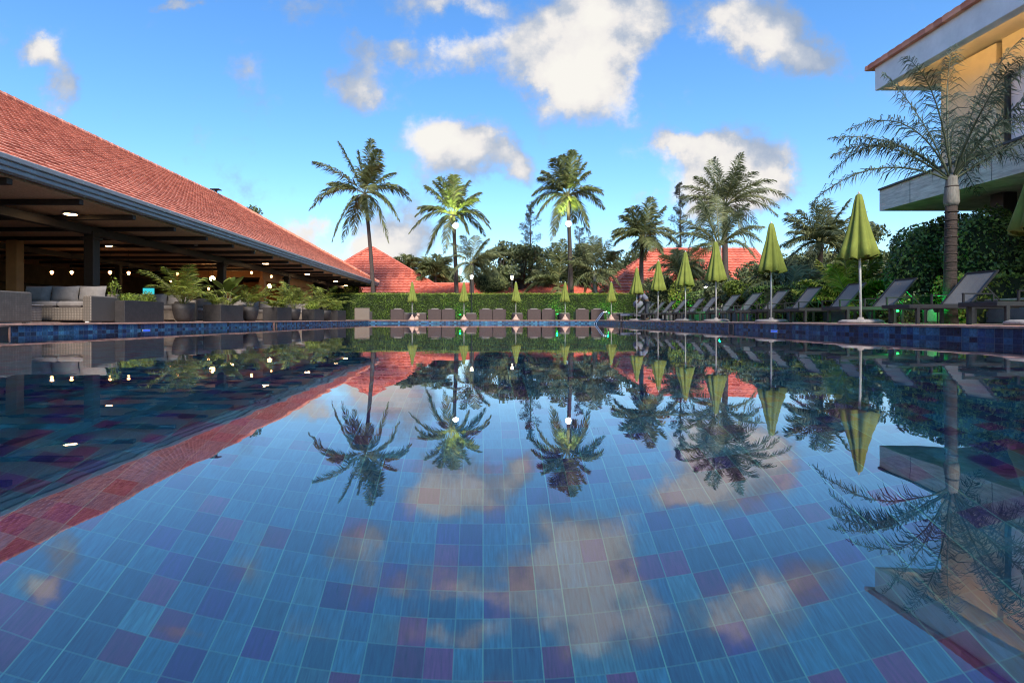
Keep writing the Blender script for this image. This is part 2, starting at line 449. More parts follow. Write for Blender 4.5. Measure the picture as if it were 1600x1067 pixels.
def empty(name, loc, rz, label, cat, group=None):
    o = bpy.data.objects.new(name, None); COL.objects.link(o)
    o.location = loc; o.rotation_euler = (0, 0, rz); o.empty_display_size = .2
    return tag(o, label, cat, group)
def children(o): return [c for c in bpy.data.objects if c.parent == o]
def dup(root, loc, rz=None, label=None, scale=None):
    r = root.copy(); COL.objects.link(r); r.location = loc
    if rz is not None: r.rotation_euler = (0, 0, rz)
    if scale is not None: r.scale = (scale,) * 3
    if label: r['label'] = label
    for ch in KIDS[root.name]:
        c = ch.copy(); COL.objects.link(c); c.parent = r
        for g in KIDS.get(ch.name, []):
            d = g.copy(); COL.objects.link(d); d.parent = c
    return r
KIDS = {}
def note(root):
    KIDS[root.name] = children(root)
    for c in KIDS[root.name]: KIDS[c.name] = children(c)
def struct(o): o['kind'] = 'structure'; return o
def point(name, loc, col, e, r=.05, parent=None):
    l = bpy.data.lights.new(name, 'POINT'); l.energy = e; l.color = col; l.shadow_soft_size = r
    l.shadow_soft_size = min(r, .03)
    o = bpy.data.objects.new(name, l); COL.objects.link(o); o.location = loc
    if parent: o.parent = parent
    return o

# ------------------------------------------------------------------ pool, deck, ground
DZ = 0.20       # deck level above water
PD = -2.25      # pool floor
def edgeX(Y): return -(9.31 - .073 * Y)
YF, YN, XR = 33.0, -4.0, 6.75
PL = [(edgeX(YN), YN), (XR, YN), (XR, YF), (edgeX(YF), YF)]
blue = (.030, .19, .36)
FL = [(.36, (.012, .080, .128)), (.28, (.009, .060, .108)), (.09, (.022, .100, .135)), (.14, (.018, .012, .080)), (.13, (.060, .014, .060))]
WL = [(.32, (.025, .095, .20)), (.25, (.018, .058, .15)), (.20, (.038, .135, .23)), (.23, (.012, .026, .07))]
MT['pool_floor'] = tile_mat('pool_floor_tiles', (0, 1), (.125, .125), FL, (.07, .24, .20), .024)
MT['wall_y'] = tile_mat('pool_wall_tiles_side', (1, 2), (.125, .125, -.32), WL, (.07, .12, .16), .03, streak=False)
MT['wall_x'] = tile_mat('pool_wall_tiles_end', (0, 2), (.125, .125, -.32), WL, (.07, .12, .16), .03, streak=False)
b = MB().poly([(x, y, PD) for x, y in PL]); struct(b.build('pool_floor', 'pool_floor'))
for nm, i, j, mm in (('pool_wall_right', 1, 2, 'wall_y'), ('pool_wall_far', 2, 3, 'wall_x'), ('pool_wall_left', 3, 0, 'wall_y'), ('pool_wall_near', 0, 1, 'wall_x')):
    p, q = PL[i], PL[j]
    struct(MB().add([(p[0], p[1], PD), (q[0], q[1], PD), (q[0], q[1], DZ - .035), (p[0], p[1], DZ - .035)], [(0, 1, 2, 3)]).build(nm, mm))
# water surface
m, t, bs = new_mat('pool_water')
t.nodes.remove(bs)
gl = N(t, 'ShaderNodeBsdfGlass'); gl.inputs['IOR'].default_value = 1.333; gl.inputs['Roughness'].default_value = 0.0
gl.inputs['Color'].default_value = (.93, .98, 1, 1)
tc = N(t, 'ShaderNodeTexCoord')
mp = N(t, 'ShaderNodeMapping'); mp.inputs['Scale'].default_value = (1, 1, 1); t.links.new(tc.outputs['Object'], mp.inputs[0])
n1 = N(t, 'ShaderNodeTexNoise'); n1.inputs['Scale'].default_value = 1.6; n1.inputs['Detail'].default_value = 3; t.links.new(mp.outputs[0], n1.inputs['Vector'])
bp = N(t, 'ShaderNodeBump'); bp.inputs['Strength'].default_value = 1.0; bp.inputs['Distance'].default_value = .0012
t.links.new(n1.outputs['Fac'], bp.inputs['Height'])
rfr = N(t, 'ShaderNodeBsdfRefraction'); rfr.inputs['IOR'].default_value = 1.333; rfr.inputs['Roughness'].default_value = 0; rfr.inputs['Color'].default_value = (.88, .97, 1, 1)
gls = N(t, 'ShaderNodeBsdfGlossy'); gls.inputs['Roughness'].default_value = 0; gls.inputs['Color'].default_value = (1, .95, .93, 1)
fr = N(t, 'ShaderNodeFresnel'); fr.inputs['IOR'].default_value = 2.0
for q_ in (rfr, gls, fr): t.links.new(bp.outputs[0], q_.inputs['Normal'])
gg = N(t, 'ShaderNodeNewGeometry')
fac = N(t, 'ShaderNodeMix', data_type='FLOAT'); t.links.new(gg.outputs['Backfacing'], fac.inputs[0]); t.links.new(fr.outputs[0], fac.inputs[2]); fac.inputs[3].default_value = 0.0
mw = N(t, 'ShaderNodeMixShader'); t.links.new(fac.outputs[0], mw.inputs[0]); t.links.new(rfr.outputs[0], mw.inputs[1]); t.links.new(gls.outputs[0], mw.inputs[2])
t.nodes.remove(gl)
t.links.new(mw.outputs[0], t.nodes['Material Output'].inputs[0])
MT['water'] = m
struct(MB().poly([(x, y, 0) for x, y in PL]).build('water', 'water'))
# coping ring: 0.35 wide stone slabs with a slightly overhanging nose
def offset(P, d):
    return [(P[0][0] - d, P[0][1] - d), (P[1][0] + d, P[1][1] - d), (P[2][0] + d, P[2][1] + d), (P[3][0] - d, P[3][1] + d)]
inn, out = offset(PL, -.025), offset(PL, .33)
b = MB()
for i in range(4):
    j = (i + 1) % 4
    a0, a1, o0, o1 = inn[i], inn[j], out[i], out[j]
    z0, z1 = DZ - .035, DZ
    b.add([(a0[0], a0[1], z0), (a1[0], a1[1], z0), (a1[0], a1[1], z1 - .008), (a0[0], a0[1], z1 - .008),
           (o0[0], o0[1], z0), (o1[0], o1[1], z0), (o1[0], o1[1], z1), (o0[0], o0[1], z1),
           (a0[0] + (o0[0] - a0[0]) * .04, a0[1] + (o0[1] - a0[1]) * .04, z1), (a1[0] + (o1[0] - a1[0]) * .04, a1[1] + (o1[1] - a1[1]) * .04, z1)],
          [(0, 1, 2, 3), (3, 2, 9, 8), (8, 9, 6, 7), (4, 5, 1, 0)])
struct(b.build('pool_coping', 'coping'))
# paved deck and the ground sheet (ring meshes around the pool)
def ring(inner, outer, z, name, m):
    b = MB()
    for i in range(4):
        j = (i + 1) % 4
        b.add([(*inner[i], z), (*inner[j], z), (*outer[j], z), (*outer[i], z)], [(0, 1, 2, 3)])
    return struct(b.build(name, m))
deck_out = [(-24, -14), (10.6, -14), (10.6, 40.2), (-24, 40.2)]
ring(offset(PL, .33), deck_out, DZ - .006, 'paved_deck', 'deck')
ring(offset(PL, .20), [(-900, -900), (900, -900), (900, 1500), (-900, 1500)], DZ - .05, 'ground', 'grass')

# skimmer openings in the pool walls
def skimmer(px, side, label):
    if side > 0: X = XR; Y = F * X / (px - CX)
    else:
        r = CX - px; Y = F * 9.31 / (r + F * .073); X = edgeX(Y)
    s = -side
    o = empty('skimmer', (X, Y, 0), 0 if side > 0 else math.pi, label, 'skimmer', 'skimmer openings in the pool wall')
    f = MB()
    for dy in (-.13, .13): f.box((-.008, dy, .055), (.02, .03, .19))
    f.box((-.008, 0, .155), (.02, .23, .018)); f.box((-.008, 0, -.045), (.02, .23, .018))
    f.build('frame', 'coping', o)
    MB().box((-.004, 0, .055), (.01, .23, .182)).build('opening', 'wood_dark', o)
skimmer(1143, 1, 'rust framed skimmer slot in the right pool wall, under the loungers')
skimmer(971, 1, 'rust framed skimmer slot in the right pool wall near the ladder')
skimmer(430, -1, 'rust framed skimmer slot in the left pool wall below the third planter box')
skimmer(4, -1, 'rust framed skimmer slot in the left pool wall below the near sofa')
# pool lights
def poollight(px, side, label):
    if side > 0: X = XR; Y = F * X / (px - CX)
    else:
        r = CX - px; Y = F * 9.31 / (r + F * .073); X = edgeX(Y)
    o = empty('pool_light', (X, Y, .015), 0 if side > 0 else math.pi, label, 'pool light', 'blue lights at the waterline')
    MB().box((-.012, 0, 0), (.02, .34, .028), bev=.006).build('housing', 'chrome', o)
    MB().box((-.024, 0, 0), (.008, .26, .014)).build('lens', 'pool_lamp', o)
poollight(1211, 1, 'thin blue light strip at the waterline of the right pool wall')
poollight(228, -1, 'thin blue light strip at the waterline of the left pool wall')

# ------------------------------------------------------------------ tiled roof panels
def roof_panel(b, e0, e1, r0, r1, course=.30, wave=.25, amp=.013, lift=.05, sub=4):
    """tiled plane between the eave e0-e1 and the ridge r0-r1"""
    e0, e1, r0, r1 = map(Vector, (e0, e1, r0, r1))
    ax = (e1 - e0).normalized()
    up = ((r0 + r1) / 2 - (e0 + e1) / 2); up = (up - ax * up.dot(ax)); H = up.length; up.normalize()
    nrm = ax.cross(up).normalized()
    if nrm.z < 0: nrm = -nrm
    n = max(2, int(H / course))
    def rowpts(t, off, cnt, L0):
        a = e0.lerp(r0, t); c = e1.lerp(r1, t)
        out = []
        s0, s1 = (a - e0).dot(ax), (c - e0).dot(ax)
        for k in range(cnt + 1):
            s = min(max(k * wave / sub, s0), s1)
            ph = (s / wave) % 1.0
            h = amp * abs(math.sin(math.pi * ph))
            p = e0 + ax * s + up * (H * t) + nrm * (off + h)
            out.append(p)
        return out
    L = (e1 - e0).length
    cnt = int(math.ceil(L / (wave / sub)))
    cnt = max(cnt, 1)
    for i in range(n):
        lo = rowpts(i / n, lift, cnt, L); hi = rowpts((i + 1) / n, .004, cnt, L); dn = rowpts(i / n, -.01, cnt, L)
        vs = dn + lo + hi; m = cnt + 1; fs = []
        for k in range(cnt):
            if (lo[k + 1] - lo[k]).length < 1e-5 and (hi[k + 1] - hi[k]).length < 1e-5: continue
            fs.append((k, k + 1, m + k + 1, m + k)); fs.append((m + k, m + k + 1, 2 * m + k + 1, 2 * m + k))
        b.add(vs, fs)
def ridge_caps(b, p, q, r=.13, step=.4):
    p, q = Vector(p), Vector(q); L = (q - p).length; k = int(L / step)
    for i in range(k):
        a = p.lerp(q, i / k); c = p.lerp(q, (i + 1.08) / k)
        b.tube([a, c], [r * 1.12, r * .95], 7)

# ------------------------------------------------------------------ restaurant pavilion (left)
XE, ZE = -9.5, 3.30
YE0, YE1 = -12.0, 49.4
XG, ZG = -18.3, 8.75
pav = empty('restaurant_pavilion', (-15, 20, DZ), 0, 'long open restaurant pavilion with red tiled roof and lit timber ceiling', 'restaurant')
O = (-15, 20, DZ)
b = MB()
roof_panel(b, (XE + .05, YE0, ZE + .2), (XE + .05, YE1, ZE + .2), (XG, YE0, ZG), (XG, 40.6, ZG))
roof_panel(b, (XE + .05, YE1, ZE + .2), (2 * XG - XE, YE1, ZE + .2), (XG, 40.6, ZG), (XG - .01, 40.6, ZG), sub=2)
b.poly([(XG, YE0, ZG), (XG, 40.6, ZG), (2 * XG - XE, YE1, ZE + .2), (2 * XG - XE, YE0, ZE + .2)])
roof = b.build('roof', 'roof', pav, O)
rc = MB(); ridge_caps(rc, (XG, YE0, ZG + .05), (XG, 40.6, ZG + .05)); ridge_caps(rc, (XE + .1, YE1, ZE + .3), (XG, 40.6, ZG + .05))
rcp = rc.build('ridge_tiles', 'roof', roof); rcp.location = (15, -20, -DZ)
# stepped grey gutter
g = MB()
Lg = YE1 - YE0; ym = (YE0 + YE1) / 2
for k, (zo, dx, hh) in enumerate(((.17, .10, .11), (.055, .06, .10), (-.05, .02, .09))):
    g.box((XE + dx / 2, ym, ZE + zo), (.12 + dx, Lg, hh), bev=.015)
    g.box((XE - .02 + dx / 2, ym, ZE + zo - hh / 2 - .008), (.06 + dx, Lg, .02))
for k, (zo, dx, hh) in enumerate(((.17, .10, .11), (.055, .06, .10), (-.05, .02, .09))):
    g.box((XG, YE1 + .05, ZE + zo), (2 * (XE - XG) + .1, .12 + dx, hh), bev=.015)
g.build('gutter', 'gutter', pav, O)
# ceiling
ZC = 3.15
MB().box(((XE - 27) / 2 - .05, ym - .1, ZC + .03), (17.3, Lg - .3, .05)).build('ceiling', 'ceiling', pav, O)
# rafters crossing under the ceiling
Y = -10.8
while Y < 49:
    MB().box((-15.8, Y, ZC - .065), (12.3, .14, .12), bev=.01).build('rafter', 'wood_dark', pav, O)
    Y += 2.0
XC = -11.9
MB().box((XC, ym, ZC - .20), (.22, Lg - .5, .24), bev=.01).build('beam', 'wood_dark', pav, O)
MB().box((-17.5, ym, ZC - .20), (.2, Lg - .5, .2), bev=.01).build('beam', 'wood_dark', pav, O)
for Y in (0.0, 8.4, 16.7, 25.0, 33.3, 41.6):
    c = MB(); c.box((XC, Y, (DZ + ZC) / 2 - .12), (.30, .30, ZC - DZ - .2), bev=.015)
    c.box((XC, Y, 2.72), (.42, .42, .10), bev=.02); c.box((XC, Y, DZ + .08), (.40, .40, .16), bev=.02)
    c.build('column', 'wood_dark', pav, O)
MB().box((-9.75, 49.0, 1.7), (.28, .28, 3.0), bev=.015).build('column', 'wood_dark', pav, O)
for Y in (9, 14.5, 20.5, 26.5, 32.5):
    MB().box((-17.6, Y, 1.65), (.24, .24, 2.9), bev=.015).build('column', 'wood_dark', pav, O)
# inner walls, floor
MB().box((-16.8, 18.5, DZ + .002), (14.0, 61, .04)).build('terrace_floor', 'floor_in', pav, O)
MB().box((-24.0, 18.5, 1.7), (.2, 61, 3.0)).build('back_wall', 'inner_wall', pav, O)
MB().box((-18.2, 47.5, 1.7), (11.4, .2, 3.0)).build('end_wall', 'inner_wall', pav, O)
# orange plastered service block at the far end
ow = MB()
ow.box((-12.45, 35.4, 2.72), (.16, 9.2, .58)); ow.box((-12.45, 31.0, 1.35), (.3, .3, 2.3)); ow.box((-12.45, 34.0, 1.3), (.15, .35, 2.2))
ow.box((-12.45, 37.6, 1.3), (.15, 4.6, 2.2)); ow.box((-15.2, 31.6, 2.85), (5.2, .16, .35)); ow.box((-17.2, 31.6, 1.45), (.9, .2, 2.5)); ow.box((-14.9, 31.6, 1.45), (.5, .2, 2.5))
ow.box((-15.5, 39.9, 1.6), (6.0, .2, 2.7))
ow.build('service_wall', 'tan_wall', pav, O)
MB().box((-15.35, 18.0, 1.5), (.38, .3, 2.7), bev=.02).build('pilaster', 'tan_wall', pav, O)
# bar counter and shelf at the back
s_ = MB(); s_.box((-20.6, 26, .75), (.7, 7, 1.1), bev=.02); s_.box((-23.7, 26, 1.6), (.35, 8, .06)); s_.box((-23.7, 26, 2.1), (.35, 8, .06)); s_.box((-20.6, 26, 1.33), (.9, 7.2, .06), bev=.015)
s_.build('bar_counter', 'wood_dark', pav, O)
scr = MB().box((-20.2, 33.2, 1.95), (.75, .08, .42), bev=.01).build('bar_screen', 'black_metal', pav, O)
sc2 = MB().box((-20.2, 33.15, 1.95), (.68, .02, .36)).build('display', 'teal_screen', scr); sc2.location = (15, -20, -DZ)
# antenna on the ridge
va = empty('roof_vent', (-18.3, 37.6, 8.6), 0, 'small dark flat cowl poking above the pavilion ridge', 'roof vent')
MB().box((0, 0, .52), (.62, .5, .05), bev=.01).build('cowl_plate', 'black_metal', va)
MB().tube([(0, 0, -.1), (0, 0, .5)], .10).build('pipe', 'black_metal', va)
# ceiling lamps
b1 = MB().lathe([(.17, 0), (.19, .02), (.19, .05), (.15, .06)], n=18)
b2 = MB().lathe([(.14, -.012), (.15, 0.004)], n=18)
rows = [(-11.05, 14.7), (-11.05, 21.3), (-11.05, 27.9), (-11.05, 34.5), (-11.05, 41.1), (-11.6, 46.3), (-14.4, 21.2), (-14.4, 27.4), (-14.4, 34.0), (-11.05, 8.1), (-14.4, 14.8)]
first = None
for i, (x, y) in enumerate(rows):
    lab = ('round warm ceiling lamp of the outer soffit row, %s' % ['largest and nearest', 'second from the near end', 'third from the near end', 'fourth from the near end', 'second from the far end', 'last one at the roof tip'][i]) if i < 6 else \
          ('round warm ceiling lamp in the inner row behind the columns, %s' % ['nearest of those seen', 'second one back', 'third one back', '', ''][i - 6] if i < 9 else 'round ceiling lamp of the soffit before the frame edge' if i == 9 else 'round ceiling lamp of the inner row before the frame edge')
    if i == 0:
        first = empty('ceiling_lamp', (x, y, ZC - .07), 0, lab, 'ceiling lamp', 'round lamps set in the pavilion ceiling')
        b1.build('rim', 'gutter', first, smooth=False); b2.build('diffuser', 'warm_lamp', first); note(first)
    elif i < 9:
        dup(first, (x, y, ZC - .07), 0, lab)
# pendant lamps deep inside
for i, (px, py, Y) in enumerate([(81, 427, 23), (112, 427, 23), (172, 427, 23), (201, 428, 23), (277, 429, 28), (267, 440, 31), (424, 433, 30), (361, 437, 30), (393, 427, 30), (326, 452, 31)]):
    p = W(px, py, Y)
    o = empty('pendant_lamp', p, 0, 'small glowing orange pendant inside the pavilion, %s' % [
        'leftmost of the row of four', 'second from left of the row of four', 'just right of the near column', 'rightmost of the row of four',
        'above the potted palm', 'beside the teal bar screen', 'large globe against the orange service wall', 'left of the far column', 'under the orange lintel', 'low behind the potted palm'][i], 'pendant lamp', 'pendant lamps in the dining hall')
    MB().lathe([(.03, .10), (.07, .05), (.045, 0), (.04, -.03), (.02, -.05)], n=10).build('globe', 'pendant', o, smooth=True)
    MB().tube([(0, 0, .1), (0, 0, ZC - p.z)], .008, 5).build('cord', 'black_metal', o)
for i, (x, y) in enumerate([(-14.2, 36.5), (-15.4, 33.8), (-14.6, 29.6)]):  # added globes: fill light for the hall and service block, not existing fittings
    o = empty('added_fill_globe', (x, y, 2.45), 0, ['added fill-light globe inside the orange service block, far one', 'added fill-light globe inside the orange service block, near one', 'added fill-light globe hanging in front of the orange service block'][i], 'globe lamp', 'added fill-light globes of the orange service block')
    MB().lathe([(.03, .14), (.11, .09), (.14, 0), (.11, -.09), (.03, -.14)], n=14).build('globe', 'uplight', o, smooth=True)
    MB().tube([(0, 0, .13), (0, 0, ZC - 2.45)], .01, 5).build('cord', 'black_metal', o)
# thatched fence behind the pavilion end
tf = empty('thatch_fence', (-14, 48.9, DZ), 0, 'grey thatch screen closing the garden behind the pavilion end', 'fence')
MB().box((0, 0, 1.1), (8, .2, 1.9), bev=.05).build('panel', 'thatch', tf)
for x in (-3.5, 0, 3.5): MB().tube([(x, -.15, 0), (x, -.15, 2.2)], .06).build('post', 'bark', tf)

# ------------------------------------------------------------------ foliage generators
def leaf_cards(b, C, size, aspect=.45, nrm=None, spread=1.0):
    """many small leaf quads at centres C (n,3)"""
    n = len(C)
    d = rng.normal(size=(n, 3))
    if nrm is not None: d = nrm * 1.0 + d * spread * .6
    d /= np.linalg.norm(d, axis=1)[:, None] + 1e-9
    a = rng.normal(size=(n, 3)); a -= (a * d).sum(1)[:, None] * d; a /= np.linalg.norm(a, axis=1)[:, None] + 1e-9
    c = np.cross(d, a)
    L = (size * rng.uniform(.6, 1.3, n))[:, None]; Wd = L * aspect
    V = np.empty((n, 4, 3))
    V[:, 0] = C - a * L * .5; V[:, 1] = C + c * Wd * .5 + a * L * .05 + d * L * .06
    V[:, 2] = C + a * L * .5; V[:, 3] = C - c * Wd * .5 + a * L * .05 + d * L * .06
    Fc = np.arange(n * 4).reshape(n, 4)
    b.arr(V.reshape(-1, 3), Fc)
def ellipsoid_pts(n, c, r, shell=.75):
    p = rng.normal(size=(n, 3)); p /= np.linalg.norm(p, axis=1)[:, None]
    rad = shell + (1 - shell) * rng.random(n) if shell < 1 else np.ones(n)
    rad = np.where(rng.random(n) < .25, rng.random(n), rad)
    q = p * rad[:, None] * np.array(r) + np.array(c)
    return q, p
def tree(name, base, height, crown_r, crown_h, label, cat='tree', leaf='tree', nl=2600, ls=.28, clumps=16, group=None, flat_=False, trunk_r=.14, seed=1, droop=0, low=.35):
    random.seed(seed)
    o = empty(name, base, 0, label, cat, group)
    tb = MB(); lb = MB()
    top = height - crown_h * .45
    lean = random.uniform(-.3, .3)
    tb.tube([(0, 0, -.1), (lean * .3, 0, top * .5), (lean, 0, top)], [trunk_r, trunk_r * .75, trunk_r * .4], 8)
    for k in range(clumps):
        a = random.uniform(0, 2 * math.pi); rr = crown_r * math.sqrt(random.random()) * .82
        zz = random.uniform(-1, 1)
        if not flat_: rr *= math.sqrt(max(.08, 1 - zz * zz * .85))
        c = Vector((lean + rr * math.cos(a), rr * math.sin(a), height - crown_h * .5 + zz * crown_h * .40))
        s = crown_r * random.uniform(.22, .42)
        st = Vector((lean * .6, 0, top * random.uniform(low + .15, .95)))
        mid = (st + c) / 2 + Vector((0, 0, -.1 * crown_h))
        tb.tube([st, mid, c], [trunk_r * .4, trunk_r * .25, trunk_r * .1], 5)
        q, nn = ellipsoid_pts(int(nl / clumps), c, (s, s, s * (.45 if flat_ else .7)), .55)
        if droop: q[:, 2] -= droop * rng.random(len(q))
        leaf_cards(lb, q, ls, .45, nn, 1.2)
    tb.build('trunk', 'bark', o, smooth=True)
    lb.build('crown', leaf, o)
    return o
def conifer(name, base, height, r, label, nl=3500, seed=3, leaf='needle', group=None):
    random.seed(seed)
    o = empty(name, base, 0, label, 'tree', group)
    tb = MB(); lb = MB()
    tb.tube([(0, 0, -.1), (.1, 0, height * .5), (0, 0, height)], [.16, .1, .02], 7)
    nb = 46
    for k in range(nb):
        t_ = .28 + .72 * k / nb; z = height * t_
        L = r * (1.15 - t_) * 1.6 * random.uniform(.5, 1.15); a = random.uniform(0, 6.28)
        d = Vector((math.cos(a), math.sin(a), .55)) * L
        p0 = Vector((0, 0, z)); p1 = p0 + d
        tb.tube([p0, p1], [.03, .008], 4)
        m_ = int(nl / nb)
        tt = rng.random(m_) ** .7
        q = np.array(p0) + tt[:, None] * np.array(d) + rng.normal(size=(m_, 3)) * .22 * L ** .5 * (1.3 - tt[:, None])
        leaf_cards(lb, q, .24, .16)
    tb.build('trunk', 'bark', o, smooth=True); lb.build('crown', leaf, o)
    return o
def frond(lb, rb, p0, ctrl, tip, leafL, nleaf=46, width=.045, droop=.45, stalk=.14, rr=.022, rag=1.0):
    """pinnate palm frond along a quadratic arc p0-ctrl-tip"""
    p0, ctrl, tip = Vector(p0), Vector(ctrl), Vector(tip)
    def P(t): return p0 * (1 - t) ** 2 + ctrl * 2 * t * (1 - t) + tip * t * t
    def D(t): return ((ctrl - p0) * (1 - t) + (tip - ctrl) * t).normalized()
    pts = [P(i / 9) for i in range(10)]
    rb.tube(pts, [rr * (1 - .85 * i / 9) for i in range(10)], 4, cap=False)
    vs = []; fs = []
    up = Vector((0, 0, 1))
    for i in range(nleaf):
        t = stalk + (1 - stalk) * (i + .5) / nleaf
        p = P(t); d = D(t)
        side = d.cross(up)
        if side.length < .15: side = Vector((math.cos(i), math.sin(i), 0))
        side.normalize()
        nup = side.cross(d).normalized()
        env = math.sin(math.pi * min(1, (t * .86 + .13))) ** .55
        for sg in (-1, 1):
            if random.random() < .05 * rag: continue
            L = leafL * env * random.uniform(.8, 1.12)
            fw = .55 + .5 * t
            dir1 = (side * sg * random.uniform(.75, 1.0) + d * fw + nup * random.uniform(-.15, .3)).normalized()
            if rag > 1: dir1 = (dir1 + Vector((random.gauss(0, .28), random.gauss(0, .28), random.gauss(0, .28)))).normalized(); L *= random.uniform(.7, 1.15)
            dir2 = (dir1 + Vector((0, 0, -1)) * droop * random.uniform(.7, 2.0)).normalized()
            m = p + dir1 * L * .45; e_ = m + dir2 * L * .55
            wv = (d + nup * random.uniform(-.7, .7)).normalized() * width * .62
            o = len(vs)
            vs += [p - wv * .5, p + wv * .5, m + wv, m - wv, e_]
            fs += [(o, o + 1, o + 2, o + 3), (o + 3, o + 2, o + 4)]
    lb.add(vs, fs)
def palm(name, label, crown_px, base_px, Y, tips, leafL=.8, mat_leaf='palm_leaf', trunk_r=.15, extra=8, nuts=True, group='palm trees around the pool garden', width=.05, nleaf=44, seed=1, trunk='trunk', shaft=0, lift=.34, droop=.5, dz=1.0, basez=DZ, rr=.03):
    random.seed(seed)
    c = W(crown_px[0], crown_px[1], Y); bx = W(base_px, 480, Y).x
    base = Vector((bx, Y, basez))
    o = empty(name, base, 0, label, 'palm tree', group)
    lc = c - base
    tb = MB()
    K = 14; pts = []; rad = []
    for i in range(K + 1):
        t = i / K
        pts.append(Vector((lc.x * t ** 1.5, 0.15 * math.sin(t * 3), lc.z * t)))
        rad.append(trunk_r * (1.35 - .5 * t if t < .15 else 1.28 - .42 * t) * (1 + .04 * (i % 2)))
    lc = pts[-1].copy()
    tb.tube(pts, rad, 10); tb.build('trunk', trunk, o, smooth=True)
    if shaft:
        s = MB(); s.tube([lc + Vector((0, 0, -shaft)), lc + Vector((0, 0, -shaft * .9)), lc + Vector((0, 0, -shaft * .4)), lc + Vector((0, 0, .15))], [trunk_r * 1.0, trunk_r * 1.18, trunk_r * .95, trunk_r * .5], 10)
        s.build('crownshaft', 'shaft', o, smooth=True)
    lb = MB(); rb = MB(); k2 = mat_leaf == 'palm_leaf2'; leafL *= (1.12 if k2 else 1.28); nleaf = int(nleaf * (1.35 if k2 else 1.4)); width *= (.8 if k2 else 1.05)
    rng_ = random
    maxr = max(math.hypot(a, b2) for a, b2 in tips)
    for (dx, dy) in tips:
        x, z = M(dx, Y), M(dy, Y)
        L = math.hypot(x, z); yd = rng_.uniform(-.5, .5) * L * dz
        lf = L * lift * (1.25 if dy < 10 else .55 if dy < .7 * maxr else .2)
        ctrl = lc + Vector((x * .52, yd * .5, z * .5 + lf))
        frond(lb, rb, lc + Vector((0, 0, .0)), ctrl, lc + Vector((x, yd, z)), leafL, nleaf, width, droop, rr=rr)
    R0 = M(maxr, Y)
    for k in range(extra):
        a = rng_.choice((-1, 1)) * math.pi / 2 + rng_.uniform(-.9, .9); el = rng_.uniform(-.6, .7)
        L = R0 * rng_.uniform(.7, .95)
        tip = lc + Vector((math.cos(a) * math.cos(el) * L, math.sin(a) * math.cos(el) * L, math.sin(el) * L))
        ctrl = lc + (tip - lc) * .5 + Vector((0, 0, L * .3))
        frond(lb, rb, lc, ctrl, tip, leafL, nleaf, width, droop, rr=rr)
    lb.build('fronds', mat_leaf, o); rb.build('frond_stalks', 'rachis', o, smooth=True)
    if nuts:
        nb = MB()
        for k in range(9):
            a = rng_.uniform(0, 6.28); q = lc + Vector((math.cos(a) * .26, math.sin(a) * .26, -.12 - rng_.random() * .3))
            nb.lathe([(.02, -.13), (.10, -.06), (.12, .02), (.07, .11), (.01, .14)], q, 8)
        nb.build('coconuts', 'rachis', o, smooth=True)
    return o

# ------------------------------------------------------------------ palms
P1 = palm('coconut_palm', 'tall leaning coconut palm rising from behind the tip of the pavilion roof', (570, 303), 584, 46,
     [(-40, 80), (13, 82), (-10, 66), (42, 40), (-70, 40), (-62, 20), (-84, -27), (65, 5), (68, -4), (55, -44), (-48, -77), (-40, -72), (38, -77), (-25, -60), (26, 62), (48, -30), (-80, -10), (10, -45)],
     .95, seed=11, extra=2, width=.07, nleaf=52)
P2 = palm('coconut_palm', 'coconut palm with a bright floodlight under its crown, left of the two lit palms', (708, 336), 714, 43,
     [(-44, 45), (-20, 55), (2, 57), (24, 55), (42, 37), (36, 22), (-58, -3), (-66, -31), (58, -22), (56, -10), (-45, -70), (-38, -55), (-12, -62), (24, -30), (-55, 12), (50, -30), (12, 50), (-30, 52)],
     .85, seed=12, extra=2, width=.065, nleaf=48)
P3 = palm('coconut_palm', 'tall coconut palm with a bright floodlight under its crown, right of the two lit palms', (887, 306), 894, 42,
     [(-46, 25), (-40, 38), (-10, 60), (3, 62), (20, 63), (33, 36), (59, 14), (60, -18), (52, 0), (-59, -16), (-50, -38), (-30, -75), (-24, -66), (39, -59), (30, -52), (14, -40), (-55, 2), (28, 50), (-25, 52)],
     .85, seed=13, extra=2, width=.065, nleaf=48)
P4 = palm('coconut_palm', 'mid-height coconut palm with a brown heart, behind the end of the hedge', (1003, 372), 1003, 40,
     [(-49, 5), (-32, 34), (-14, 47), (7, 58), (33, 47), (35, 29), (54, -8), (36, -21), (-14, -29), (4, -34), (-44, -12), (20, 52), (-24, 44), (50, 8), (-50, -6), (28, -30)],
     .8, seed=14, extra=6, width=.06, nleaf=44)
P5 = palm('coconut_palm', 'large shaggy coconut palm on a dark trunk in front of the right red roof', (1133, 322), 1136, 32,
     [(-6, 84), (25, 82), (-28, 62), (32, 60), (67, 25), (60, 40), (96, 6), (70, -20), (78, -6), (50, -65), (-48, 45), (-76, 10), (-79, -34), (-60, -50), (-45, -65), (22, -68), (12, 74), (-16, 76), (-70, 28), (60, -40), (-20, -62)],
     .72, 'palm_leaf2', seed=15, extra=8, width=.05, nleaf=48)
P6 = palm('foxtail_palm', 'pale-stemmed palm with arching white stalks, directly before the large shaggy palm', (1124, 385), 1126, 27,
     [(-35, 70), (-22, 80), (-64, 40), (30, 60), (52, 30), (72, 30), (-72, 5), (60, 5), (-50, -28), (50, -20), (8, 88), (-80, 20)],
     .62, 'palm_leaf2', seed=16, extra=5, nuts=False, width=.04, nleaf=44, shaft=1.3, lift=.45, rr=.04, trunk='shaft', trunk_r=.12)
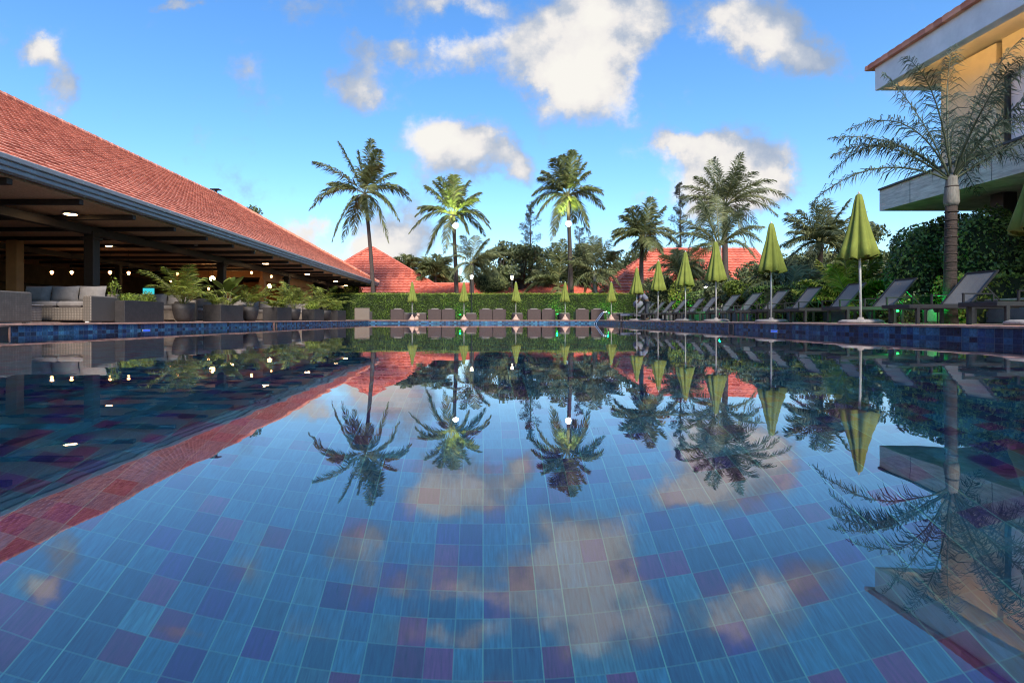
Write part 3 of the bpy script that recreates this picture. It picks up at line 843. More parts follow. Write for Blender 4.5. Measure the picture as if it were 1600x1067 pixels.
P7 = palm('coconut_palm', 'yellowish coconut palm between the tall umbrella and the lounger row, partly behind canopy', (1283, 380), 1284, 23,
     [(-53, 39), (-62, -10), (-60, 14), (-30, 52), (-11, 65), (8, 68), (34, 64), (56, 45), (66, 10), (70, 30), (60, -20), (-50, -34), (40, -36), (20, 60), (-44, 50), (-20, -40), (76, -6)],
     .62, 'palm_leaf2', seed=17, extra=7, width=.042, nleaf=46, trunk_r=.12, nuts=False)
P8 = palm('coconut_palm', 'short young coconut palm with long bowed fronds just behind the hedge, beside the lit pole', (872, 448), 872, 43,
     [(-52, 5), (-55, -14), (-30, 45), (-8, 66), (14, 64), (36, 46), (48, 8), (60, -20), (-34, 28), (26, 30), (4, 70), (50, 24), (66, -8)],
     .8, seed=18, extra=5, nuts=False, width=.06, nleaf=44, lift=.42)
P9 = palm('foxtail_palm', 'feathery palm with a whitish trunk behind the right part of the hedge', (930, 428), 929, 42,
     [(-40, 30), (-28, 46), (-5, 56), (18, 50), (36, 34), (42, 8), (-48, 6), (-38, -24), (38, -20), (-16, -30), (18, -28), (8, 55), (-46, 18), (28, -32)],
     .95, 'palm_leaf2', seed=19, extra=6, nuts=False, width=.055, nleaf=46, shaft=1.6, trunk='shaft', trunk_r=.16)
P10 = palm('areca_palm', 'bushy feather palm right of the left floodlit palm, over a grey trunk', (737, 412), 737, 42,
     [(-40, 8), (-30, 34), (-14, 42), (6, 46), (26, 38), (44, 26), (54, 6), (-34, -22), (44, -18), (20, 32), (60, 16), (-8, -26), (30, -24)],
     .9, 'palm_leaf2', seed=20, extra=8, nuts=False, width=.05, nleaf=44, trunk_r=.17)
P11 = palm('coconut_palm', 'distant dark palm peeping over the sloping red roof', (634, 424), 634, 62,
     [(-20, 8), (-12, 20), (2, 24), (14, 20), (22, 6), (-22, -6), (24, -6), (30, 12)], 1.1, seed=21, extra=4, nuts=False, width=.09, nleaf=30)
P12 = palm('coconut_palm', 'dense olive palm filling the gap left of the left floodlit trunk', (680, 432), 682, 55,
     [(-38, 4), (-30, 20), (-12, 30), (4, 32), (20, 26), (32, 10), (-34, -14), (30, -12), (12, 30), (-24, 26)], 1.2, seed=22, extra=8, nuts=False, width=.08, nleaf=40)
P13 = palm('areca_palm', 'dark feathery palm left of the shaggy palm, before the red roof edge', (1062, 425), 1064, 30,
     [(-42, 5), (-30, 24), (-8, 34), (16, 32), (38, 20), (44, -4), (-40, -18), (36, -22), (4, 34)], .7, 'palm_leaf2', seed=23, extra=6, nuts=False, width=.05, nleaf=40)
P14 = palm('areca_palm', 'low dark palm sweeping over the loungers right of the third large umbrella', (1235, 455), 1236, 20,
     [(-66, 20), (-74, -2), (-50, 32), (-16, 42), (22, 40), (52, 26), (62, 2), (-40, 40), (40, 36), (-60, -20)], .55, 'palm_leaf', seed=24, extra=6, nuts=False, width=.045, nleaf=44)
P15 = palm('areca_palm', 'leafy areca palm glowing green behind the tallest full umbrella', (1330, 478), 1330, 15.5,
     [(-80, 10), (-66, 40), (-44, 62), (-16, 78), (10, 84), (34, 76), (58, 58), (74, 34), (80, 4), (-30, 74), (44, 70), (24, 82), (-72, 26)], .42, 'areca', seed=25, extra=10, nuts=False, width=.04, nleaf=40, trunk_r=.07, lift=.3)

# large foxtail palm at the right, built frond by frond
Yp = 10.5
rp = W(1487, 285, Yp); basep = Vector((W(1484, 480, Yp).x, Yp, DZ))
big = empty('foxtail_palm', basep, 0, 'large near palm with pale crownshaft and curling dark fronds beside the right building', 'palm tree', 'palm trees around the pool garden')
tb = MB(); lc = rp - basep
tb.tube([(0, 0, -.05), (0, 0, .4), (lc.x * .3, 0, lc.z * .4), (lc.x * .6, 0, lc.z * .7), (lc.x * .9, 0, lc.z * .86)], [.135, .112, .10, .095, .092], 14)
for k in range(16):
    z = .2 + k * .16; tb.tube([(lc.x * z / lc.z, 0, z), (lc.x * z / lc.z, 0, z + .02)], .108, 14)
tb.build('trunk', 'trunk_smooth', big, smooth=True)
sb = MB(); sb.tube([(lc.x * .86, 0, lc.z * .83), (lc.x * .9, 0, lc.z * .86), (lc.x * .95, 0, lc.z * .93), (lc.x, 0, lc.z * 1.02), (lc.x + .03, 0, lc.z * 1.1)], [.10, .125, .115, .09, .05], 14)
sb.build('crownshaft', 'near_shaft', big, smooth=True)
lb = MB(); rb = MB(); random.seed(31)
def pxl(dx, dy, y=0): return lc + Vector((M(dx, Yp), y, M(dy, Yp)))
BF = [((-70, 130), (-185, 70), -.3), ((-110, 95), (-175, 45), .2), ((-120, 60), (-212, -30), .1), ((-40, 160), (-115, 170), -.5), ((-90, 120), (-165, 20), .4),
      ((30, 150), (110, 225), .0), ((60, 140), (150, 190), .5), ((70, 100), (190, 130), -.3), ((50, 80), (150, 40), .3), ((80, 70), (170, 75), -.6),
      ((0, 170), (40, 235), .4), ((-20, 120), (-60, 200), .6), ((60, 180), (165, 235), -.5), ((40, 60), (110, -5), .7), ((-50, 100), (-130, 100), .9), ((20, 100), (70, 130), -1.2), ((-10, 110), (-30, 130), -1.3), ((30, 130), (120, 140), 1.0), ((60, 110), (150, 110), .2)]
for (cx_, cy_), (tx, ty), yd in BF:
    frond(lb, rb, lc + Vector((0, 0, .02)), pxl(cx_, cy_, yd * .6), pxl(tx, ty, yd * 1.3), .46, 88, .015, 1.1, stalk=.12, rr=.022, rag=3)
lb.build('fronds', 'big_leaf', big); rb.build('frond_stalks', 'dark_stalk', big, smooth=True)

# ------------------------------------------------------------------ trees and bushes behind
def T(px, Y): return Vector(((px - CX) / F * Y, Y, DZ))
def hz(py, Y): return CH + (CY - py) / F * Y - DZ
G1 = 'trees behind the hedge'
tree('spreading_tree', T(815, 52), hz(392, 52), 4.6, 3.2, 'broad dark flat-topped tree behind the hedge with many low limbs', nl=7000, ls=.38, clumps=26, flat_=True, seed=5, trunk_r=.35, group=G1)
tree('spreading_tree', T(990, 58), hz(398, 58), 5.0, 4.0, 'dark rounded tree between the white-trunk palm and the brown-hearted palm', nl=6000, ls=.4, clumps=22, seed=6, trunk_r=.3, group=G1)
conifer('casuarina_tree', T(828, 60), hz(318, 60), 2.1, 'wispy casuarina left of the right floodlit palm', 5200, seed=7, group=G1)
conifer('casuarina_tree', T(1062, 55), hz(285, 55), 1.5, 'wispy thin casuarina against the large cloud, left of the shaggy palm', 5200, seed=8, group=G1)
conifer('casuarina_tree', T(905, 62), hz(355, 62), 1.8, 'short wispy casuarina showing below the right floodlight', 3600, seed=9, group=G1)
tree('leafy_tree', T(922, 52), hz(380, 52), 3.4, 3.4, 'rounded olive tree behind the feathery white-trunk palm', nl=4500, ls=.32, clumps=18, seed=10, group=G1)
tree('leafy_tree', T(783, 60), hz(380, 60), 2.8, 4.0, 'small rounded tree at the left shoulder of the broad dark tree', nl=3500, ls=.4, clumps=14, seed=11, group=G1)
tree('leafy_tree', T(700, 64), hz(425, 64), 3.8, 2.4, 'low dark tree behind the left floodlit palm trunk', nl=3500, ls=.4, clumps=14, seed=12, group=G1)
tree('leafy_tree', T(1215, 40), hz(405, 40), 3.8, 4.0, 'dark leafy tree right of the right red roof', nl=5500, ls=.3, clumps=20, seed=13, group=G1)
tree('leafy_tree', T(1350, 34), hz(352, 34), 3.2, 4.6, 'leafy tree showing between the tallest umbrella and the right building', nl=5500, ls=.28, clumps=20, seed=14, group=G1)
tree('leafy_tree', T(383, 62), hz(326, 62), 2.6, 2.6, 'dark treetop showing above the pavilion ridge', nl=3600, ls=.32, clumps=14, seed=15, group=G1)
tree('leafy_tree', T(1150, 24), hz(425, 24), 1.5, 1.7, 'reddish small tree in front of the right red roof', nl=2600, ls=.16, clumps=14, seed=16, group=G1)
tree('leafy_tree', T(1100, 36), hz(408, 36), 1.7, 2.4, 'airy reddish-green tree masking the right red roof beside the lantern', nl=2600, ls=.2, clumps=14, seed=27, group=G1)
tree('leafy_tree', T(1195, 33), hz(405, 33), 2.0, 2.6, 'olive tree right of the fourth right umbrella, before the red roof end', nl=3200, ls=.22, clumps=14, seed=28, group=G1)
tree('leafy_tree', T(1030, 33), hz(432, 33), 1.8, 2.0, 'dark shrubby tree right of the hedge end, behind the smallest right umbrella', nl=3500, ls=.2, clumps=14, seed=17, group=G1)
for i, (px, top, Y, cr) in enumerate([(560, 440, 75, 5), (450, 430, 85, 6), (1270, 400, 70, 6), (1400, 380, 60, 6), (1500, 370, 60, 7), (1600, 340, 55, 7), (1120, 420, 80, 6)]):
    tree('leafy_tree', T(px, Y), hz(top, Y), cr, 5, 'far background tree, %s' % ['just left of the gable roof base', 'hidden behind the pavilion', 'right of the red roof behind the yellowish palm', 'behind the hedge under the slab corner', 'behind the large near palm', 'at the right frame edge behind the building', 'rising behind the right red roof'][i], nl=3000, ls=.6, clumps=16, seed=40 + i, group='far trees')
def bush(name, c, r, label, leaf='bush', n=5000, ls=.09, group=None, core=True, box=False, cat='bush'):
    o = empty(name, (c[0], c[1], DZ), 0, label, cat, group)
    b = MB()
    lumps = 9
    zc = c[2] - DZ
    if box:
        q = rng.uniform(-1, 1, (n, 3)); ax = rng.integers(0, 3, n); sg = rng.choice([-1, 1], n)
        for i in range(3): q[ax == i, i] = sg[ax == i]
        nn = q.copy(); q = q * np.array(r) + rng.normal(size=(n, 3)) * .04 + np.array((0, 0, zc))
        leaf_cards(b, q, ls, .55, nn / np.linalg.norm(nn, axis=1)[:, None], 1.2)
    else:
        q, nn = ellipsoid_pts(n, (0, 0, zc), r, .85)
        q += np.sin(q * 5.0 / max(r))[:, [1, 2, 0]] * .07 * max(r)
        q[:, 2] = np.maximum(q[:, 2], .02)
        leaf_cards(b, q, ls, .5, nn, 1.4)
    b.build('leaves', leaf, o)
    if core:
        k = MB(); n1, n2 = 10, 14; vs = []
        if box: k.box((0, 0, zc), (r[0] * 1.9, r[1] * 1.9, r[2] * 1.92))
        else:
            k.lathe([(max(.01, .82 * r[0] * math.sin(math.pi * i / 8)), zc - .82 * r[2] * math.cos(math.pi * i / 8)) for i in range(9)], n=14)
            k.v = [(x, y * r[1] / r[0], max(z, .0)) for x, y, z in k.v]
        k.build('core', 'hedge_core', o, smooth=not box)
    return o
# main clipped hedge
YH = 41.0
x0h, x1h = (512 - CX) / F * YH, (998 - CX) / F * YH
hh = hz(461, YH)
ho = empty('hedge', ((x0h + x1h) / 2, YH, DZ), 0, 'long clipped green hedge behind the far end of the pool', 'hedge')
hb = MB(); hw = (x1h - x0h) / 2
def sheet(n, fn):
    a, c = rng.uniform(-1, 1, n), rng.random(n); return fn(a, c)
n = 26000
a, c = rng.uniform(-1, 1, n), rng.random(n) ** .85
q = np.stack([a * hw, -.55 + rng.normal(size=n) * .035 + .03 * np.sin(a * 60) * np.sin(c * 9), c * hh], 1)
leaf_cards(hb, q, .085, .55, np.tile([0, -1, .35], (n, 1)), 1.3)
n = 9000
q = np.stack([rng.uniform(-1, 1, n) * hw, rng.uniform(-.56, .56, n), hh + rng.normal(size=n) * .04], 1)
leaf_cards(hb, q, .10, .5, np.tile([0, 0, 1.], (n, 1)), 1.4)
hb.build('leaves', 'hedge', ho)
tg = MB(); n = 7000
q = np.stack([rng.uniform(-1, 1, n) * hw, rng.uniform(-.62, .3, n), hh + .03 + np.abs(rng.normal(size=n)) * .05], 1)
leaf_cards(tg, q, .10, .5, np.tile([0, -.6, 1.], (n, 1)), 1.4); tg.build('lime_top_leaves', 'lime_leaf', ho)  # lighter lime leaves along the top and front edge of the hedge
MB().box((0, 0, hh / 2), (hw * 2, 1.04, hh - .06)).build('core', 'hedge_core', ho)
# topiary, shrubs
c = W(768, 443, 44); bush('round_topiary', c, (1.5, 1.2, .85), 'dark clipped dome-shaped topiary above the hedge', 'tree', 5000, .12)
c = W(1478, 415, 14.5); bush('ficus_bush', c, (1.55, 1.0, 1.35), 'tall glossy dark shrub behind the near palm trunk, under the slab', 'bush', 9000, .11)
c = W(1535, 400, 12.8); bush('ficus_bush', c, (.9, .7, 1.15), 'dense glossy shrub between the palm trunk and the dark column', 'bush', 5500, .10)
c = W(1425, 440, 14.0); bush('ficus_bush', c, (.7, .6, .9), 'lighter glossy shrub left of the near palm trunk', 'bush', 4000, .10)
c = W(1590, 390, 13.2); bush('dark_shrub', c, (.8, .6, 1.1), 'blackish small-leaved shrub at the right frame edge', 'tree', 5000, .07)
c = W(1560, 466, 11.6); bush('low_hedge', (c.x + .3, c.y, DZ + .48), (1.3, .4, .48), 'sunny yellow-green hedge behind the nearest lounger', 'lime_leaf', 5200, .085, box=True, cat='hedge')
c = W(1440, 470, 12.6); bush('low_hedge', (c.x, c.y, DZ + .3), (.9, .3, .30), 'low dark-green hedge left of the palm trunk foot', 'bush', 2500, .08, box=True, cat='hedge')
c = W(1228, 455, 19); bush('low_hedge', (c.x, c.y, DZ + .62), (1.0, .4, .55), 'clipped mid-green hedge block behind the loungers beside the white post', 'hedge', 3500, .09, box=True, cat='hedge')
c = W(1300, 452, 17); bush('low_hedge', (c.x, c.y, DZ + .62), (.95, .4, .60), 'yellow-leaved hedge block behind the loungers right of the white post', 'lime_leaf', 3500, .09, box=True, cat='hedge')
c = W(1163, 452, 23); bush('lime_shrub', c, (.9, .6, .45), 'spiky lime shrub behind the loungers under the shaggy palm', 'lime_leaf', 2500, .14)
c = W(1063, 463, 27); bush('climbing_shrub', c, (.6, .4, .95), 'bright green climbing shrub lit by a green spotlight', 'areca', 2600, .13)
c = W(1035, 462, 31); bush('dark_shrub', c, (1.0, .7, 1.0), 'near-black shrub behind the third umbrella from the far end', 'tree', 3000, .12)
c = W(1100, 468, 26); bush('dark_shrub', c, (.9, .5, .5), 'dull olive shrub behind the middle loungers', 'bush', 2500, .11)
c = W(1360, 468, 16); bush('dark_shrub', c, (1.0, .5, .6), 'mottled shrub between the areca palm and the near bushes', 'bush', 3200, .09)
c = W(1195, 465, 22); bush('dark_shrub', c, (.9, .5, .5), 'dark shrub under the low sweeping palm', 'bush', 2500, .1)
c = W(1255, 440, 26); bush('dark_shrub', c, (2.2, .8, 1.4), 'dense dark thicket behind the white post', 'tree', 4500, .16)
c = W(1120, 455, 34); bush('dark_shrub', c, (2.0, .8, .9), 'dark thicket at the foot of the right red roof', 'tree', 3500, .16)
c = W(540, 452, 47.5); bush('dark_shrub', c, (1.5, .8, .7), 'rounded shrub behind the hedge at the pavilion corner', 'hedge', 2500, .15)

# ------------------------------------------------------------------ far red-roofed houses
def house(name, label, corners, zt, ridge, wallm='grey_wall', far=True):
    """corners: eave rectangle (x0,x1,y0,y1), zt eave height, ridge (xa, xb, y, z)"""
    x0, x1, y0, y1 = corners; xa, xb, yr, zr = ridge
    O = ((x0 + x1) / 2, (y0 + y1) / 2, DZ)
    o = empty(name, O, 0, label, 'house', 'red-roofed houses behind the garden')
    b = MB(); kw = dict(course=.42, wave=.45, amp=.06, lift=.09, sub=3)
    roof_panel(b, (x0, y0, zt), (x1, y0, zt), (xa, yr, zr), (xb, yr, zr), **kw)
    roof_panel(b, (x1, y0, zt), (x1, y1, zt), (xb, yr, zr), (xb, yr + .01, zr), **kw)
    roof_panel(b, (x0, y0, zt), (x0, y1, zt), (xa, yr, zr), (xa, yr + .01, zr), **kw)
    b.poly([(x1, y1, zt), (x0, y1, zt), (xa, yr, zr), (xb, yr, zr)])
    rf = b.build('roof', 'roof_far', o, O)
    rc = MB()
    for p, q in (((x0, y0, zt), (xa, yr, zr)), ((x1, y0, zt), (xb, yr, zr)), ((xa, yr, zr), (xb, yr, zr))):
        if (Vector(p) - Vector(q)).length > .3: ridge_caps(rc, Vector(p) + Vector((0, 0, .08)), Vector(q) + Vector((0, 0, .08)), .14, .6)
    k = rc.build('ridge_tiles', 'roof_far', rf); k.location = (-O[0], -O[1], -O[2])
    MB().box(((x0 + x1) / 2, (y0 + y1) / 2, (zt + DZ) / 2), (x1 - x0 - 1.2, y1 - y0 - 1.2, zt - DZ - .06)).build('wall', wallm, o, O)
    MB().box(((x0 + x1) / 2, y0 + .06, zt - .1), (x1 - x0, .1, .16)).build('fascia', 'gutter', o, O)
    for xx in np.linspace(x0 + 2, x1 - 2, max(2, int((x1 - x0) / 4))):
        w_ = MB().box((xx, y0 + .58, DZ + 1.4), (1.2, .1, 1.2)).build('window', 'dark_glass', o, O)
    return o
Yh = 52.0
xl, xr_ = (505 - CX) / F * Yh, (694 - CX) / F * Yh
pk = W(578, 388, 58)
house('tiled_house', 'house with a steep red hipped roof peaking beside the pavilion roof end', (xl - 3, W(700, 445, 52).x, 52, 64), W(0, 458, 52).z, (pk.x, pk.x + .3, 58, pk.z), 'grey_wall')
house('tiled_house', 'long low house whose red roof strip runs just above the hedge', (W(640, 0, 50).x, W(1010, 0, 50).x, 50, 58), W(0, 461, 50).z, (W(670, 0, 54).x, W(990, 0, 54).x, 54, W(0, 445, 54).z + .0), 'grey_wall')
house('tiled_house', 'large red-roofed house on the right behind umbrellas and the shaggy palm', (W(935, 0, 42).x, W(1240, 0, 42).x, 42, 54), W(0, 466, 42).z, (W(1020, 0, 48).x, W(1178, 0, 48).x, 48, W(0, 391, 48).z), 'grey_wall')
house('tiled_house', 'low red roof glimpsed at right between the hedge blocks and areca palm', (W(1225, 0, 30).x, W(1400, 0, 30).x, 30, 38), W(0, 465, 30).z, (W(1255, 0, 34).x, W(1370, 0, 34).x, 34, W(0, 440, 34).z), 'tan_wall')

# ------------------------------------------------------------------ right building
Yb = 15.4
XB = (1367 - CX) / F * Yb     # eave line
rb_ = empty('modern_building', (XB + 4, 8, DZ), 0, 'two-storey building at the right with white eaves, warm soffit and stone balcony band', 'building')
O = (XB + 4, 8, DZ)
zt1, zt0 = W(0, 103, Yb).z, W(0, 143, Yb).z
fb_ = MB(); fb_.box((XB + .06, 6.4, (zt1 + zt0) / 2 - .02), (.12, 18, zt1 - zt0 - .06), bev=.01); fb_.box((XB + 5.1, 15.34, (zt1 + zt0) / 2 - .02), (9.9, .12, zt1 - zt0 - .064), bev=.01)
fb_.box((XB + 5.1, 6.3, (zt1 + zt0) / 2 + .22), (9.8, 17.7, zt1 - zt0 - .62)); fb_.box((XB + .20, 6.3, zt0 + .035), (.15, 17.8, .03)); fb_.box((XB + 5.3, 15.2, zt0 + .034), (9.6, .15, .03))
fb_.build('eave_fascia', 'white_plaster', rb_, O)
b = MB()
roof_panel(b, (XB - .12, -3, zt1), (XB - .12, 15.6, zt1), (XB + 8, -3, zt1 + 2.6), (XB + 8, 15.6, zt1 + 2.6))
b.box((XB + 3, 15.55, zt1 - .02), (6.3, .1, .1)); b.box((XB - .06, 6.3, zt1 - .03), (.12, 18.6, .09))
b.build('roof', 'roof', rb_, O)
MB().box((XB + 5.1, 6.3, zt0 + .32), (9.7, 17.6, .05)).build('soffit', 'cream_plaster', rb_, O)
XW = XB + 1.35
zs1, zs0 = W(0, 298, Yb).z, W(0, 330, Yb).z
w = MB(); w.box((XW + 4, 14.0, (zs1 + zt0) / 2 + .1), (8, 1.6, zt0 - zs1 + .3)); w.box((XW + .20, 6.0, zt0 - .13), (.3, 14.2, .85))
w.box((XW + .9 + 3, 3.0, (zs1 + zt0) / 2 - .06), (6, .3, zt0 - zs1 - .02))
w.build('upper_wall', 'cream_plaster', rb_, O)
MB().box((XW + .25, 9.0, (zs1 + zt0) / 2 - .3), (.06, 8.2, zt0 - zs1 - .5)).build('balcony_door', 'curtain', rb_, O)
for yy_ in (5.4, 7.9, 10.4, 11.8, 13.1): MB().box((XW + .19, yy_, (zs1 + zt0) / 2 - .3), (.1, .09, zt0 - zs1 - .55)).build('door_frame', 'black_metal', rb_, O)
# stone band of the balcony
b = MB()
x0, x1, y0, y1 = XB + .13, XB + 9, -3.0, Yb
top_near = zs1 + .55
b.add([(x0, y0, zs0), (x1, y0, zs0), (x1, y1, zs0), (x0, y1, zs0), (x0, y0, top_near), (x1, y0, top_near), (x1, y1, zs1), (x0, y1, zs1)],
      [(3, 2, 1, 0), (4, 5, 6, 7), (0, 1, 5, 4), (1, 2, 6, 5), (2, 3, 7, 6), (3, 0, 4, 7)])
sl = b.build('balcony_band', 'stone_slab', rb_, O)
j = MB()
yj = 14.3
while yj > 0:
    zz = zs1 + (Yb - yj) * .55 / 18.4
    j.box((x0 - .002, yj, (zs0 + zz) / 2), (.008, .012, zz - zs0 - .01)); yj -= 1.15
jo = j.build('joint', 'grey_wall', sl); jo.location = (-O[0], -O[1], -O[2])
cp = MB().bar((x0, Yb, zs1 + .02), (x0, -3, top_near + .02), .10, .05).build('balcony_cap', 'black_metal', rb_, O)
# ground floor
g = MB(); g.box((XB + 4.2, 12.6, (zs0 + DZ) / 2), (4.6, .3, zs0 - DZ - .01)); g.box((XB + 2.15, 9.4, (zs0 + DZ) / 2), (.3, 6.0, zs0 - DZ - .01))
g.build('ground_wall', 'brick_wall', rb_, O)
MB().box((W(1568, 0, 13.2).x, 13.2, (zs0 + DZ) / 2), (.34, .34, zs0 - DZ - .012), bev=.01).build('column', 'black_metal', rb_, O)
wf = MB().box((XB + 1.96, 8.2, 1.9), (.08, 2.6, 2.2), bev=.01).build('window', 'black_metal', rb_, O)
pn = MB().box((XB + 1.90, 8.2, 1.95), (.03, 2.3, 1.9)).build('pane', 'curtain', wf); pn.location = (-O[0], -O[1], -O[2])
for yy_ in (5, 9, 13):
    l_ = empty('light_strip', (XB + .9, yy_, zt0 - .1), 0, 'warm light strip along the soffit edge, %s' % {5: 'nearest length', 9: 'middle length', 13: 'length at the far corner'}[yy_], 'light strip', 'lamps in the building soffit')
    MB().box((-.71, 0, .17), (.05, 3.7, .03)).build('lens', 'uplight', l_); MB().box((-.71, 0, .153), (.07, 3.75, .01)).build('housing', 'gutter', l_)

# ------------------------------------------------------------------ umbrellas
def make_umbrella(label, height, canopyL, R0, base='disc', group='closed green umbrellas around the pool'):
    o = empty('closed_umbrella', (0, 0, DZ), 0, label, 'umbrella', group)
    zt = height; zb = height - canopyL
    random.seed(int(height * 100))
    n = 48
    prof = [(.035, zt - .005), (.055, zt - .03), (.08, zt - .16), (R0 * .42, zt - canopyL * .35), (R0 * .66, zt - canopyL * .62), (R0 * .86, zt - canopyL * .85), (R0, zb), (R0 * .90, zb - .015)]
    amp = [.0, .07, .16, .24, .30, .35, .40, .40]
    b = MB()
    phs = [random.uniform(0, 6.28) for _ in range(8)]
    vs = []; fs = []
    for i, (r, z) in enumerate(prof):
        for k in range(n):
            a = 2 * math.pi * k / n
            fold = abs(math.sin(a * 4 + .4)) ** .7 - .5
            w = 1 + amp[i] * 1.5 * fold + amp[i] * .25 * math.sin(3 * a + phs[i % 8] * .15)
            dz = (.06 * (1 - abs(math.sin(a * 4 + .4))) + .025 * math.sin(a * 2 + 1)) * (1 if i >= 5 else 0) * (i - 4) / 3
            vs.append((r * w * math.cos(a), r * w * math.sin(a), z - dz * .9))
    K = len(prof)
    for i in range(K - 1):
        for k in range(n): fs.append(((i + 1) * n + k, (i + 1) * n + (k + 1) % n, i * n + (k + 1) % n, i * n + k))
    fs.append(tuple(range(n)))
    b.add(vs, fs)
    # inner folded cloth so the hem looks full
    vs = []; 
    for i, (r, z) in enumerate(((R0 * .84, zb - .01), (R0 * .3, zb + .22))):
        for k in range(n):
            a = 2 * math.pi * k / n; w = 1 + .3 * (abs(math.sin(a * 4 + .4)) - .5)
            vs.append((r * w * math.cos(a), r * w * math.sin(a), z))
    b.add(vs, [(k, (k + 1) % n, n + (k + 1) % n, n + k) for k in range(n)])
    b.build('canopy', 'canopy', o, smooth=True)
    MB().lathe([(.012, zt - .02), (.022, zt), (.016, zt + .035), (.004, zt + .05)], n=10).build('finial', 'pole', o, smooth=True)
    p = MB(); p.tube([(0, 0, .03), (0, 0, zt - .1)], .022, 12); p.build('pole', 'pole', o, smooth=True)
    rb2 = MB()
    for k in range(8):
        a = 2 * math.pi * k / 8; rb2.bar((.03 * math.cos(a), .03 * math.sin(a), zb + .2), (R0 * .72 * math.cos(a), R0 * .72 * math.sin(a), zb + .0), .01)
    rb2.build('ribs', 'black_metal', o)
    if base == 'disc':
        MB().lathe([(.36, 0), (.38, .02), (.37, .05), (.30, .075), (.06, .08), (.045, .12), (.03, .12)], n=28).build('base', 'concrete', o, smooth=True)
    else:
        MB().lathe([(.24, 0), (.25, .05), (.17, .07), (.12, .20), (.06, .24), (.05, .34), (.03, .34)], n=20).build('base', 'pink_concrete', o, smooth=True)
    note(o); return o
ordn = ['first', 'second', 'third', 'fourth', 'fifth', 'sixth', 'seventh', 'eighth', 'ninth', 'tenth', 'eleventh', 'twelfth', 'thirteenth', 'fourteenth']
XU = 7.35
uY = [XU * F / r for r in (240, 273, 316, 364, 450, 590)] + [7.35]
u0 = make_umbrella('', 2.52, 1.22, .275)
ul = ['farthest closed green umbrella of the right-hand row, beside the bending person', 'second-farthest closed umbrella of the right row, right of the bending person',
      'third closed umbrella of the right row, a street lantern showing at its right', 'fourth closed umbrella of the right row, just left of the green spotlight pole base',
      'fifth closed umbrella of the right row, with a second pole behind it', 'tallest-looking full closed umbrella, before the glowing areca palm', 'closed green umbrella cut by the right frame edge']
for i, Y in enumerate(uY):
    if i == 0: u0.location = (XU, Y, DZ); u0['label'] = ul[0]; u = u0
    else:
        u = dup(u0, (XU + (.12 if i == 6 else 0), Y, DZ), i * 1.3, ul[i]); u.rotation_euler.x = random.uniform(-.012, .012); u.rotation_euler.y = random.uniform(-.012, .012)
uf = make_umbrella('', 2.34, 1.18, .255, 'cone', 'closed umbrellas at the far end of the pool')
fl_ = ['leftmost of the five umbrellas before the hedge, pale statuette at its foot', 'second of the five umbrellas before the hedge, green light left of its base',
       'middle of the five umbrellas before the hedge', 'fourth of the five umbrellas before the hedge, left of the pool ladder', 'rightmost of the five umbrellas before the hedge, right of the pool ladder']
for i, px in enumerate((644, 725, 806, 883, 955)):
    p = T(px, 33.75)
    if i == 0: uf.location = p; uf['label'] = fl_[0]
    else: dup(uf, p, i * .9, fl_[i])
# small statuette by the leftmost far umbrella
st = empty('statuette', T(651, 33.6), 0, 'small pale animal statuette at the foot of the leftmost far umbrella', 'statuette')
b = MB(); b.lathe([(.10, 0), (.13, .05), (.12, .16), (.07, .24), (.02, .27)], (0, 0, 0), 12); b.lathe([(.02, .22), (.08, .27), (.09, .33), (.05, .39), (.01, .41)], (.1, -.03, 0), 12)
b.tube([(.06, -.05, .38), (.05, -.05, .45)], [.03, .008], 6); b.tube([(.15, -.03, .38), (.17, -.03, .45)], [.03, .008], 6); b.tube([(-.06, -.1, 0), (-.05, -.1, .12)], .035, 6); b.tube([(.08, -.1, 0), (.07, -.1, .14)], .035, 6)
b.build('body', 'pink_concrete', st, smooth=True)

